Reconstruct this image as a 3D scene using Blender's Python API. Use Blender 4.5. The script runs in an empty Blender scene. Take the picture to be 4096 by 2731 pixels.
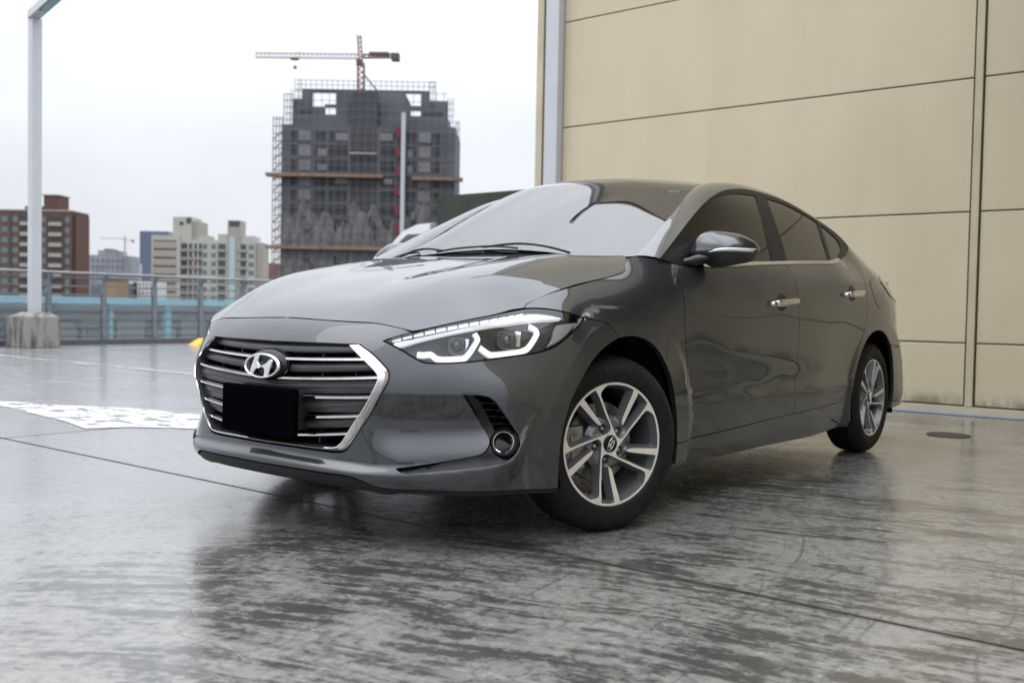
# A dark grey sedan on a wet rooftop car park, beige panelled wall behind, town beyond.
# Metres; origin on the deck under the front axle, x = the car's left, y = rearwards, z = up.
import bpy, math, random
import numpy as np
from mathutils import Vector, Matrix
from mathutils.geometry import delaunay_2d_cdt

scene = bpy.context.scene
random.seed(7)
# ------------------------------------------------------------------ camera
cam_d = bpy.data.cameras.new('camera'); cam = bpy.data.objects.new('camera', cam_d); scene.collection.objects.link(cam)
cam.matrix_world = Matrix(((0.78613854, -0.03530256, 0.61704126, 2.66909504), (0.61777144, 0.01489557, -0.78621661, -2.93388476),
                           (0.01856428, 0.99926566, 0.0335189, 0.7784676), (0, 0, 0, 1)))
cam_d.sensor_width = 36; cam_d.lens = 34.309; cam_d.clip_start = .05; cam_d.clip_end = 3000
cam_d.dof.use_dof = True; cam_d.dof.focus_distance = 3.55; cam_d.dof.aperture_fstop = 3.4
scene.camera = cam
# ------------------------------------------------------------------ overcast sky and a weak, wide sun
SUN_EL, SUN_AZ = math.radians(52), math.radians(215)
world = bpy.data.worlds.new('World'); scene.world = world; world.use_nodes = True
nt = world.node_tree; nt.nodes.clear()
wo = nt.nodes.new('ShaderNodeOutputWorld'); bg = nt.nodes.new('ShaderNodeBackground')
sky = nt.nodes.new('ShaderNodeTexSky'); sky.sky_type = 'NISHITA'; sky.sun_disc = False
sky.sun_elevation = SUN_EL; sky.sun_rotation = SUN_AZ; sky.air_density = 1.0; sky.dust_density = 4.0
tc = nt.nodes.new('ShaderNodeTexCoord'); sep = nt.nodes.new('ShaderNodeSeparateXYZ'); nt.links.new(tc.outputs['Generated'], sep.inputs[0])
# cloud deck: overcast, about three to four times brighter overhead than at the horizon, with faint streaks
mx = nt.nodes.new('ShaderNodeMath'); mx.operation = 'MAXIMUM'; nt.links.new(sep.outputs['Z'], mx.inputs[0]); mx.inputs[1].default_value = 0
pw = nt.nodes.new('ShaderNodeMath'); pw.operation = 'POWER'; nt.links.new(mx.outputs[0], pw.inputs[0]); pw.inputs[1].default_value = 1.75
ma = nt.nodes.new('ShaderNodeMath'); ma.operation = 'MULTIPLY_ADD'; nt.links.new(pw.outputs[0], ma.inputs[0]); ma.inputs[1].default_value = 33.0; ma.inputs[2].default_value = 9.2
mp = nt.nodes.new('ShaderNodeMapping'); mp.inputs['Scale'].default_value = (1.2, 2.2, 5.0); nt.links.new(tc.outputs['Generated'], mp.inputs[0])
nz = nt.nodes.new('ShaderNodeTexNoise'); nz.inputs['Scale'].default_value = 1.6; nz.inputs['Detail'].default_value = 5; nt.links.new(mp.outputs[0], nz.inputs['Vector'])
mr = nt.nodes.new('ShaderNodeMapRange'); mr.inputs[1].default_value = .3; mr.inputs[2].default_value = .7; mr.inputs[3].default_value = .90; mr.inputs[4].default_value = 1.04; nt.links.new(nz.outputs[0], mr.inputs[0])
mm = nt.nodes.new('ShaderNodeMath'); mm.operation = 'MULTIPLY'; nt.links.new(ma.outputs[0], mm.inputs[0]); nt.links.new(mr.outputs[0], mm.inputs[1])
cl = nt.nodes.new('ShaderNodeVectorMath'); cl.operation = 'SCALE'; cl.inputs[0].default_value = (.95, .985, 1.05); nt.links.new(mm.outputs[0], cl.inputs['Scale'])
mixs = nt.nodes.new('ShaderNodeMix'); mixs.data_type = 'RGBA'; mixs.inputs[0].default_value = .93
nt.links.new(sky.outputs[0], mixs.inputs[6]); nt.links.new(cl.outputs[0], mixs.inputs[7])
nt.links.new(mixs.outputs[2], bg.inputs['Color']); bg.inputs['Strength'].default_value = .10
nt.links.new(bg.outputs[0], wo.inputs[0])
sun_d = bpy.data.lights.new('sun', 'SUN'); sun_d.energy = .5; sun_d.angle = math.radians(40); sun_d.color = (1, .97, .93)
sun = bpy.data.objects.new('sun', sun_d); scene.collection.objects.link(sun)
_sd = Vector((math.sin(SUN_AZ) * math.cos(SUN_EL), math.cos(SUN_AZ) * math.cos(SUN_EL), math.sin(SUN_EL)))
sun.rotation_euler = _sd.to_track_quat('Z', 'Y').to_euler()
scene.view_settings.view_transform = 'Standard'; scene.view_settings.look = 'None'; scene.view_settings.gamma = 1
scene.view_settings.exposure = 0; scene.view_settings.use_curve_mapping = False
scene.cycles.max_bounces = 10; scene.cycles.transparent_max_bounces = 16; scene.cycles.use_denoising = True
scene.cycles.caustics_reflective = False; scene.cycles.caustics_refractive = False

# ------------------------------------------------------------------ materials
def mat(name, col, rough=.5, metal=0., spec=.5, coat=0., coat_r=.02, emit=None, es=0., noise=0., nscale=20., bump=0., bscale=60.):
    m = bpy.data.materials.new(name); m.use_nodes = True; n = m.node_tree; b = n.nodes['Principled BSDF']
    b.inputs['Base Color'].default_value = (*col, 1); b.inputs['Roughness'].default_value = rough; b.inputs['Metallic'].default_value = metal
    b.inputs['Specular IOR Level'].default_value = spec; b.inputs['Coat Weight'].default_value = coat; b.inputs['Coat Roughness'].default_value = coat_r
    if emit: b.inputs['Emission Color'].default_value = (*emit, 1); b.inputs['Emission Strength'].default_value = es
    t = n.nodes.new('ShaderNodeTexCoord')
    if noise:
        x = n.nodes.new('ShaderNodeTexNoise'); x.inputs['Scale'].default_value = nscale; x.inputs['Detail'].default_value = 6; n.links.new(t.outputs['Object'], x.inputs['Vector'])
        r = n.nodes.new('ShaderNodeMapRange'); r.inputs[1].default_value = .3; r.inputs[2].default_value = .7; r.inputs[3].default_value = 1 - noise; r.inputs[4].default_value = 1 + noise
        n.links.new(x.outputs[0], r.inputs[0])
        s = n.nodes.new('ShaderNodeVectorMath'); s.operation = 'SCALE'; s.inputs[0].default_value = col; n.links.new(r.outputs[0], s.inputs['Scale']); n.links.new(s.outputs[0], b.inputs['Base Color'])
    if bump:
        x = n.nodes.new('ShaderNodeTexNoise'); x.inputs['Scale'].default_value = bscale; x.inputs['Detail'].default_value = 4; n.links.new(t.outputs['Object'], x.inputs['Vector'])
        u = n.nodes.new('ShaderNodeBump'); u.inputs['Strength'].default_value = bump; u.inputs['Distance'].default_value = .01; n.links.new(x.outputs[0], u.inputs['Height']); n.links.new(u.outputs[0], b.inputs['Normal'])
    return m
def glassy(name, tint, ior=1.5, rough=0., dens=0.):
    """thin pane: clear (tinted) with a Fresnel mirror on top"""
    m = bpy.data.materials.new(name); m.use_nodes = True; n = m.node_tree; n.nodes.clear()
    o = n.nodes.new('ShaderNodeOutputMaterial'); t = n.nodes.new('ShaderNodeBsdfTransparent'); t.inputs[0].default_value = (*tint, 1)
    g = n.nodes.new('ShaderNodeBsdfGlossy'); g.inputs['Roughness'].default_value = rough; g.inputs[0].default_value = (1, 1, 1, 1)
    f = n.nodes.new('ShaderNodeFresnel'); f.inputs[0].default_value = ior; x = n.nodes.new('ShaderNodeMixShader')
    n.links.new(f.outputs[0], x.inputs[0]); n.links.new(t.outputs[0], x.inputs[1]); n.links.new(g.outputs[0], x.inputs[2]); n.links.new(x.outputs[0], o.inputs[0])
    return m
PAINT = mat('grey_metallic_paint', (.047, .051, .056), .28, .6, .0, 1., .012)
n = PAINT.node_tree; b = n.nodes['Principled BSDF']; b.inputs['Coat IOR'].default_value = 1.62
_t = n.nodes.new('ShaderNodeTexCoord'); _v = n.nodes.new('ShaderNodeTexVoronoi'); _v.inputs['Scale'].default_value = 1400; n.links.new(_t.outputs['Object'], _v.inputs['Vector'])
_r = n.nodes.new('ShaderNodeMapRange'); _r.inputs[3].default_value = .80; _r.inputs[4].default_value = 1.25; n.links.new(_v.outputs['Color'], _r.inputs[0])
_s = n.nodes.new('ShaderNodeVectorMath'); _s.operation = 'SCALE'; _s.inputs[0].default_value = (.047, .051, .056); n.links.new(_r.outputs[0], _s.inputs['Scale']); n.links.new(_s.outputs[0], b.inputs['Base Color'])
CHROME = mat('chrome', (.74, .74, .75), .07, 1., noise=.08, nscale=30)
SATIN = mat('satin_black_plastic', (.036, .036, .038), .33, 0, .45, noise=.15, nscale=60)
MATT = mat('matt_black_plastic', (.018, .018, .019), .62, 0, .35, bump=.05, bscale=300)
GLOSSB = mat('gloss_black_plastic', (.007, .007, .008), .14, 0, .3)
VOID = mat('unlit_black', (.004, .004, .004), .9, 0, .1)
RUBBER = mat('tyre_rubber', (.011, .011, .0115), .60, 0, .22, noise=.35, nscale=25, bump=.08, bscale=200)
RUBBERT = mat('tyre_lettering_rubber', (.026, .026, .026), .45, 0, .3)
ALLOY = mat('machined_alloy', (.88, .85, .79), .36, .5, .5)
ALLOYG = mat('painted_grey_alloy', (.145, .150, .160), .32, .4, .5, .3, .1)
STEEL = mat('worn_steel', (.30, .29, .28), .42, .9, noise=.35, nscale=40)
WINDSCREEN = glassy('windscreen_glass', (.60, .63, .62), 2.1)
TINTED = glassy('tinted_side_glass', (.10, .10, .095), 2.6)
LENS = glassy('clear_headlamp_lens', (.93, .94, .95), 1.5)
FRIT = mat('black_glass_border', (.012, .012, .014), .08, 0, .6, 1., .01)
LAMPB = mat('black_lamp_housing', (.016, .016, .017), .28, 0, .5)
DRL = mat('lit_light_guide', (.8, .8, .82), .25, 0, .5, emit=(.93, .95, 1), es=1.0)
GUIDE = mat('frosted_light_guide', (.62, .63, .66), .30, 0, .5, emit=(.93, .95, 1), es=.50)
REFL = mat('silver_reflector', (.62, .62, .62), .30, .8, bump=.6, bscale=260)
LAMPGLASS = mat('projector_glass', (.05, .055, .06), .03, 0, .8, 1., .0)
REDL = mat('red_tail_lens', (.20, .012, .012), .10, 0, .5, 1., .02)
TRIMC = mat('dark_cabin_trim', (.030, .030, .032), .6, 0, .3)
SEATM = mat('grey_seat_cloth', (.10, .10, .105), .8, 0, .3, noise=.2, nscale=40)
PLATE = mat('blank_black_plate', (.002, .002, .003), .8, 0, .0)
WHITESTK = mat('white_sticker', (.7, .72, .72), .5)
WHITE_LENS = mat('white_signal_lens', (.75, .76, .78), .12, 0, .5, 1., .02)
FRAMEB = mat('black_window_frame', (.014, .014, .014), .34, 0, .22)
LEDC = mat('led_cell_lens', (.8, .8, .82), .2, 0, .5, emit=(.93, .95, 1), es=.68)
BANDM = mat('lavender_lens_band', (.30, .30, .34), .25, 0, .5)  # grey-lavender colour of the band above the light strip
def film(name, tint, f):
    m = bpy.data.materials.new(name); m.use_nodes = True; n = m.node_tree; n.nodes.clear()
    o = n.nodes.new('ShaderNodeOutputMaterial'); t = n.nodes.new('ShaderNodeBsdfTransparent'); t.inputs[0].default_value = (*tint, 1); g = n.nodes.new('ShaderNodeBsdfGlossy'); g.inputs['Roughness'].default_value = .0; g.inputs[0].default_value = (1, 1, 1, 1)
    x = n.nodes.new('ShaderNodeMixShader'); x.inputs[0].default_value = f; n.links.new(t.outputs[0], x.inputs[1]); n.links.new(g.outputs[0], x.inputs[2]); n.links.new(x.outputs[0], o.inputs[0]); return m
FILM = film('reflective_window_film', (.45, .47, .46), .15)

# ------------------------------------------------------------------ scene objects
COL = scene.collection
def link(o, parent=None):
    COL.objects.link(o)
    if parent is not None: o.parent = parent
    return o
def tag(o, label=None, cat=None, group=None, kind=None):
    for k, v in (('label', label), ('category', cat), ('group', group), ('kind', kind)):
        if v: o[k] = v
    return o
def empty(name, loc, label, cat, group=None, rz=0.):
    o = bpy.data.objects.new(name, None); o.empty_display_size = .2; link(o); o.location = loc; o.rotation_euler.z = rz
    return tag(o, label, cat, group)
def mesh(name, V, Fc, mats, parent=None, fm=None, smooth=True, normals=None):
    me = bpy.data.meshes.new(name); me.from_pydata([tuple(map(float, v)) for v in V], [], [tuple(map(int, f)) for f in Fc])
    for m in (mats if isinstance(mats, (list, tuple)) else [mats]): me.materials.append(m)
    if fm is not None: me.polygons.foreach_set('material_index', np.asarray(fm, np.int32))
    me.polygons.foreach_set('use_smooth', np.full(len(me.polygons), bool(smooth)))
    me.update()
    if normals is not None: me.normals_split_custom_set([tuple(map(float, v)) for v in normals])
    return link(bpy.data.objects.new(name, me), parent)
class MB:
    """collects simple solids into one mesh"""
    def __init__(s): s.V = []; s.F = []; s.M = []
    def add(s, V, Fc, m=0):
        k = len(s.V); s.V += [tuple(v) for v in V]; s.F += [tuple(i + k for i in f) for f in Fc]; s.M += [m] * len(Fc); return s
    def box(s, x0, x1, y0, y1, z0, z1, m=0):
        V = [(x, y, z) for z in (z0, z1) for y in (y0, y1) for x in (x0, x1)]
        return s.add(V, [(0, 2, 3, 1), (4, 5, 7, 6), (0, 1, 5, 4), (2, 6, 7, 3), (0, 4, 6, 2), (1, 3, 7, 5)], m)
    def bar(s, a, b, w, h=None, m=0):
        a = Vector(a); b = Vector(b); d = (b - a).normalized(); h = h or w
        r = d.cross(Vector((0, 0, 1)))
        if r.length < 1e-3: r = Vector((1, 0, 0))
        r.normalize(); u = r.cross(d)
        V = [p + r * (i * w / 2) + u * (j * h / 2) for p in (a, b) for i, j in ((-1, -1), (1, -1), (1, 1), (-1, 1))]
        return s.add(V, [(3, 2, 1, 0), (4, 5, 6, 7), (0, 1, 5, 4), (1, 2, 6, 5), (2, 3, 7, 6), (3, 0, 4, 7)], m)
    def tube(s, pts, r, n=10, m=0, cap=True):
        P = np.array(pts, float); T = np.gradient(P, axis=0); T /= np.linalg.norm(T, axis=1)[:, None]; up = np.array([0, 0, 1.])
        V = []; R = np.broadcast_to(np.asarray(r, float), (len(P),))
        for p, t, q in zip(P, T, R):
            a = np.cross(t, up); a = a if np.linalg.norm(a) > 1e-3 else np.array([1., 0, 0]); a /= np.linalg.norm(a); b = np.cross(t, a)
            V += [p + q * (math.cos(k * 2 * math.pi / n) * a + math.sin(k * 2 * math.pi / n) * b) for k in range(n)]
        Fc = [(i * n + k, i * n + (k + 1) % n, (i + 1) * n + (k + 1) % n, (i + 1) * n + k) for i in range(len(P) - 1) for k in range(n)]
        if cap: Fc += [tuple(range(n)), tuple(range(len(V) - 1, len(V) - n - 1, -1))]
        return s.add(V, Fc, m)
    def lathe(s, prof, n=48, axis=0, c=(0, 0, 0), m=0, closed=False):
        """prof: (radius, axial); axis 0 = x"""
        V = []
        for r, a in prof:
            for k in range(n):
                t = 2 * math.pi * k / n; p = [r * math.cos(t), r * math.sin(t)]; q = [0, 0, 0]; q[axis] = a; o = [i for i in range(3) if i != axis]
                q[o[0]] = p[0]; q[o[1]] = p[1]; V.append(tuple(q[i] + c[i] for i in range(3)))
        L = len(prof)
        Fc = [(i * n + k, i * n + (k + 1) % n, ((i + 1) % L) * n + (k + 1) % n, ((i + 1) % L) * n + k) for i in range(L if closed else L - 1) for k in range(n)]
        return s.add(V, Fc, m)
    def build(s, name, mats, parent=None, smooth=False, fix=True, bevel=0.):
        o = mesh(name, s.V, s.F, mats, parent, s.M, smooth)
        if fix:
            import bmesh
            bm = bmesh.new(); bm.from_mesh(o.data); bmesh.ops.recalc_face_normals(bm, faces=bm.faces[:])
            if bevel: bmesh.ops.bevel(bm, geom=bm.edges[:], offset=bevel, segments=2, affect='EDGES', profile=.6, clamp_overlap=True)
            bm.to_mesh(o.data); bm.free()
        return o
def autosmooth(o, deg=35):
    me = o.data; me.polygons.foreach_set('use_smooth', np.ones(len(me.polygons), bool))
    import bmesh
    bm = bmesh.new(); bm.from_mesh(me); c = math.radians(deg)
    for e in bm.edges:
        e.smooth = len(e.link_faces) == 2 and e.calc_face_angle(3.2) < c
    bm.to_mesh(me); bm.free(); return o

def inside(P, poly):
    x, y = P[:, 0][:, None], P[:, 1][:, None]; a = poly; b = np.roll(poly, -1, axis=0)
    c = ((a[:, 1] > y) != (b[:, 1] > y)) & (x < (b[:, 0] - a[:, 0]) * (y - a[:, 1]) / (b[:, 1] - a[:, 1] + 1e-15) + a[:, 0])
    return c.sum(1) % 2 == 1
def pdist(P, poly, closed=True):
    a = poly; b = np.roll(poly, -1, axis=0)
    if not closed: a, b = a[:-1], b[:-1]
    out = np.zeros(len(P)); ab = b - a; L = (ab ** 2).sum(1) + 1e-18
    for i in range(0, len(P), 3000):
        q = P[i:i + 3000]; t = np.clip(((q[:, None] - a) * ab).sum(2) / L, 0, 1)
        out[i:i + 3000] = np.sqrt(((q[:, None] - a - t[..., None] * ab) ** 2).sum(2)).min(1)
    return out
def smooth_line(pts, h=.012):
    """Catmull-Rom through the points, resampled to about h"""
    p = np.array(pts, float)
    if len(p) < 3: q = p
    else:
        e = np.vstack([2 * p[0] - p[1], p, 2 * p[-1] - p[-2]]); q = [p[0]]
        for i in range(1, len(e) - 2):
            p0, p1, p2, p3 = e[i - 1:i + 3]
            d = [max(np.linalg.norm(u - v), 1e-6) ** .5 for u, v in ((p1, p0), (p2, p1), (p3, p2))]
            t0 = 0; t1 = d[0]; t2 = t1 + d[1]; t3 = t2 + d[2]
            for t in np.linspace(t1, t2, 9)[1:]:
                A1 = (t1 - t) / (t1 - t0) * p0 + (t - t0) / (t1 - t0) * p1; A2 = (t2 - t) / (t2 - t1) * p1 + (t - t1) / (t2 - t1) * p2; A3 = (t3 - t) / (t3 - t2) * p2 + (t - t2) / (t3 - t2) * p3
                B1 = (t2 - t) / (t2 - t0) * A1 + (t - t0) / (t2 - t0) * A2; B2 = (t3 - t) / (t3 - t1) * A2 + (t - t1) / (t3 - t1) * A3
                q.append((t2 - t) / (t2 - t1) * B1 + (t - t1) / (t2 - t1) * B2)
        q = np.array(q)
    return resample(q, h)
def resample(q, h=None, n=None):
    L = np.r_[0, np.cumsum(np.linalg.norm(np.diff(q, axis=0), axis=1))]
    n = n or max(2, int(math.ceil(L[-1] / h)) + 1); t = np.linspace(0, L[-1], n)
    return np.stack([np.interp(t, L, q[:, k]) for k in range(q.shape[1])], 1)
def loop(*segs, h=.012):
    """closed outline from smoothed segments; corners stay sharp where segments meet"""
    out = []
    for s in segs:
        q = smooth_line(s, h)
        if out and np.linalg.norm(out[-1] - q[0]) < 1e-6: q = q[1:]
        elif out:
            g = resample(np.array([out[-1], q[0]]), h); out += list(g[1:-1])
        out += list(q)
    g = resample(np.array([out[-1], out[0]]), h) if np.linalg.norm(out[-1] - out[0]) > 1e-6 else []
    if len(g): out += list(g[1:-1])
    else: out = out[:-1]
    return np.array(out)
def inset_poly(p, d, axis0=False):
    """move outline inward by d (points on the mirror axis stay on it)"""
    area = .5 * np.sum(p[:, 0] * np.roll(p[:, 1], -1) - np.roll(p[:, 0], -1) * p[:, 1]); sg = 1 if area > 0 else -1
    a = p - np.roll(p, 1, axis=0); b = np.roll(p, -1, axis=0) - p
    na = np.stack([-a[:, 1], a[:, 0]], 1) * sg; nb = np.stack([-b[:, 1], b[:, 0]], 1) * sg
    na /= np.linalg.norm(na, axis=1)[:, None] + 1e-12; nb /= np.linalg.norm(nb, axis=1)[:, None] + 1e-12
    n = na + nb; l = np.linalg.norm(n, axis=1); n /= l[:, None] + 1e-9; k = 1 / np.maximum((n * na).sum(1), .5)
    q = p + n * (d * k)[:, None]
    if axis0:
        m = np.abs(p[:, 0]) < 1e-6; q[m, 0] = 0; q[m, 1] = p[m, 1] + (q[m, 1] - p[m, 1]) * 0
    return q
def lift(Fn, P, off):
    e = .0012; a, b = P[:, 0], P[:, 1]; X = Fn(a, b)
    n = np.cross(Fn(a + e, b) - Fn(a - e, b), Fn(a, b + e) - Fn(a, b - e))
    n /= np.linalg.norm(n, axis=1)[:, None] + 1e-15
    return X + n * off, n
def panel(name, Fn, poly, m, parent, off=0., h=.02, holes=(), inset=.0018, flange=.014, flip=False, sides='L', both=False, fl_mat=None):
    """a sheet cut from surface Fn along an outline. sides: 'L' left, 'R' mirrored, 'LR' both -> list; both: half + mirror joined"""
    loops = [poly] + list(holes)
    ins = [inset_poly(poly, inset, both)] + [inset_poly(q, -inset) for q in holes]
    pts = []; edges = []; bl = []
    for q in ins:
        k = len(pts); n_ = len(q); pts += [tuple(v) for v in q]; edges += [(k + i, k + (i + 1) % n_) for i in range(n_)]; bl.append(list(range(k, k + n_)))
    lo = ins[0].min(0); hi = ins[0].max(0)
    gx = np.arange(lo[0], hi[0] + h, h); gy = np.arange(lo[1], hi[1] + h, h * .866); G = np.stack(np.meshgrid(gx, gy), -1); G[1::2, :, 0] += h / 2; G = G.reshape(-1, 2)
    ok = inside(G, ins[0])
    for q in ins[1:]: ok &= ~inside(G, q)
    G = G[ok]
    if len(G):
        d = np.min([pdist(G, q) for q in ins], axis=0); G = G[d > h * .45]
    nb = len(pts); allp = pts + [tuple(v) for v in G]
    vv, ee, ff, ov, oe, of = delaunay_2d_cdt([Vector(v) for v in allp], edges, [], 0, 1e-7)
    V2 = np.array([tuple(v) for v in vv]); T = np.array([f for f in ff if len(f) == 3])
    c = V2[T].mean(1); ok = inside(c, ins[0])
    for q in ins[1:]: ok &= ~inside(c, q)
    T = T[ok]
    X, N = lift(Fn, V2, off)
    if flip: N = -N
    tn = np.cross(X[T[:, 1]] - X[T[:, 0]], X[T[:, 2]] - X[T[:, 0]]); w = (tn * N[T].mean(1)).sum(1) < 0; T[w] = T[w][:, ::-1]
    # map original boundary indices to CDT output
    omap = {}
    for i, l in enumerate(ov):
        for j in l: omap.setdefault(j, i)
    V = [X]; Fc = [T]; LN = [N[T].reshape(-1, 3)]; base = len(X); FM = [np.zeros(len(T), int)]
    if flange:
        for li, q in enumerate(bl):
            id_ = [omap.get(j) for j in q]; id_ = [i for i in id_ if i is not None]
            n_ = len(id_); A = X[id_]; B = A - N[id_] * flange
            V.append(A); V.append(B); k = base; base += 2 * n_
            for i in range(n_):
                j = (i + 1) % n_
                if both and abs(V2[id_[i], 0]) < 1e-6 and abs(V2[id_[j], 0]) < 1e-6: continue
                f = [k + i, k + j, k + n_ + j, k + n_ + i]; fn = np.cross(A[j] - A[i], B[i] - A[i]); fn /= np.linalg.norm(fn) + 1e-12
                t = A[j] - A[i]
                Fc.append(np.array([f])); LN.append(np.repeat(fn[None], 4, 0)); FM.append(np.array([1 if fl_mat else 0]))
    V = np.vstack(V); faces = [tuple(f) for blk in Fc for f in blk]; LN = np.vstack(LN); FM = np.concatenate(FM)
    mats = [m, fl_mat] if fl_mat else [m]
    def mirrored():
        Vm = V * [-1, 1, 1]; fm = []; ln = []; k = 0
        for f in faces:
            c_ = len(f); fm.append(tuple(reversed(f))); ln.append(LN[k:k + c_][::-1] * [-1, 1, 1]); k += c_
        return Vm, fm, np.vstack(ln)
    if both:
        Vm, fm, ln = mirrored(); k = len(V)
        return mesh(name, np.vstack([V, Vm]), faces + [tuple(i + k for i in f) for f in fm], mats, parent, np.r_[FM, FM], True, np.vstack([LN, ln]))
    out = []
    par = parent if isinstance(parent, (list, tuple)) else [parent] * 2
    if 'L' in sides: out.append(mesh(name, V, faces, mats, par[0], FM, True, LN))
    if 'R' in sides:
        Vm, fm, ln = mirrored(); out.append(mesh(name, Vm, fm, mats, par[-1], FM, True, ln))
    return out if len(out) > 1 else out[0]
def grid_mesh(name, P, m, parent, closed_v=False, flip=False, mirror=False, smooth=True, cap=False):
    """P[i, j] points -> quads"""
    P = np.asarray(P, float)
    if mirror: P = P * [-1, 1, 1]
    a, b = P.shape[:2]; Fc = []
    for i in range(a - 1):
        for j in range(b if closed_v else b - 1):
            k = (j + 1) % b; f = (i * b + j, i * b + k, (i + 1) * b + k, (i + 1) * b + j); Fc.append(f[::-1] if flip != mirror else f)
    if cap: Fc += [tuple(range(b)), tuple(range((a - 1) * b, a * b))[::-1]]
    o = mesh(name, P.reshape(-1, 3), Fc, m, parent, None, smooth); return o
def mirror_copy(o, parent):
    """mirrored twin of a mesh object that sits in car coordinates"""
    me = o.data.copy(); n_ = len(me.vertices); c = np.zeros(n_ * 3); me.vertices.foreach_get('co', c); c = c.reshape(-1, 3); c[:, 0] *= -1; me.vertices.foreach_set('co', c.ravel()); me.flip_normals(); me.update()
    return link(bpy.data.objects.new(o.name.split('.')[0], me), parent)

# ================================================================== THE PLACE
def nodes_of(m): return m.node_tree, m.node_tree.nodes['Principled BSDF']
def N(n, t, **k):
    x = n.nodes.new(t)
    for a, v in k.items(): setattr(x, a, v)
    return x
def noise(n, vec, scale, detail=6, rough=.55, dist=0.):
    x = N(n, 'ShaderNodeTexNoise'); x.inputs['Scale'].default_value = scale; x.inputs['Detail'].default_value = detail; x.inputs['Roughness'].default_value = rough; x.inputs['Distortion'].default_value = dist
    n.links.new(vec, x.inputs['Vector']); return x.outputs[0]
def mapr(n, v, a, b, c, d, smooth=False):
    x = N(n, 'ShaderNodeMapRange'); x.interpolation_type = 'SMOOTHSTEP' if smooth else 'LINEAR'
    for i, q in enumerate((a, b, c, d)): x.inputs[i + 1].default_value = q
    n.links.new(v, x.inputs[0]); return x.outputs[0]
def math_(n, op, a, b=None):
    x = N(n, 'ShaderNodeMath', operation=op)
    for i, q in enumerate((a, b)):
        if q is None: continue
        if isinstance(q, (int, float)): x.inputs[i].default_value = q
        else: n.links.new(q, x.inputs[i])
    return x.outputs[0]
def mixc(n, f, a, b):
    x = N(n, 'ShaderNodeMix', data_type='RGBA')
    if isinstance(f, (int, float)): x.inputs[0].default_value = f
    else: n.links.new(f, x.inputs[0])
    for i, q in ((6, a), (7, b)):
        if isinstance(q, tuple): x.inputs[i].default_value = (*q, 1)
        else: n.links.new(q, x.inputs[i])
    return x.outputs[2]
def mapping(n, vec, loc=(0, 0, 0), rot=(0, 0, 0), sc=(1, 1, 1)):
    x = N(n, 'ShaderNodeMapping'); x.inputs['Location'].default_value = loc; x.inputs['Rotation'].default_value = rot; x.inputs['Scale'].default_value = sc; n.links.new(vec, x.inputs[0]); return x.outputs[0]
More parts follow.
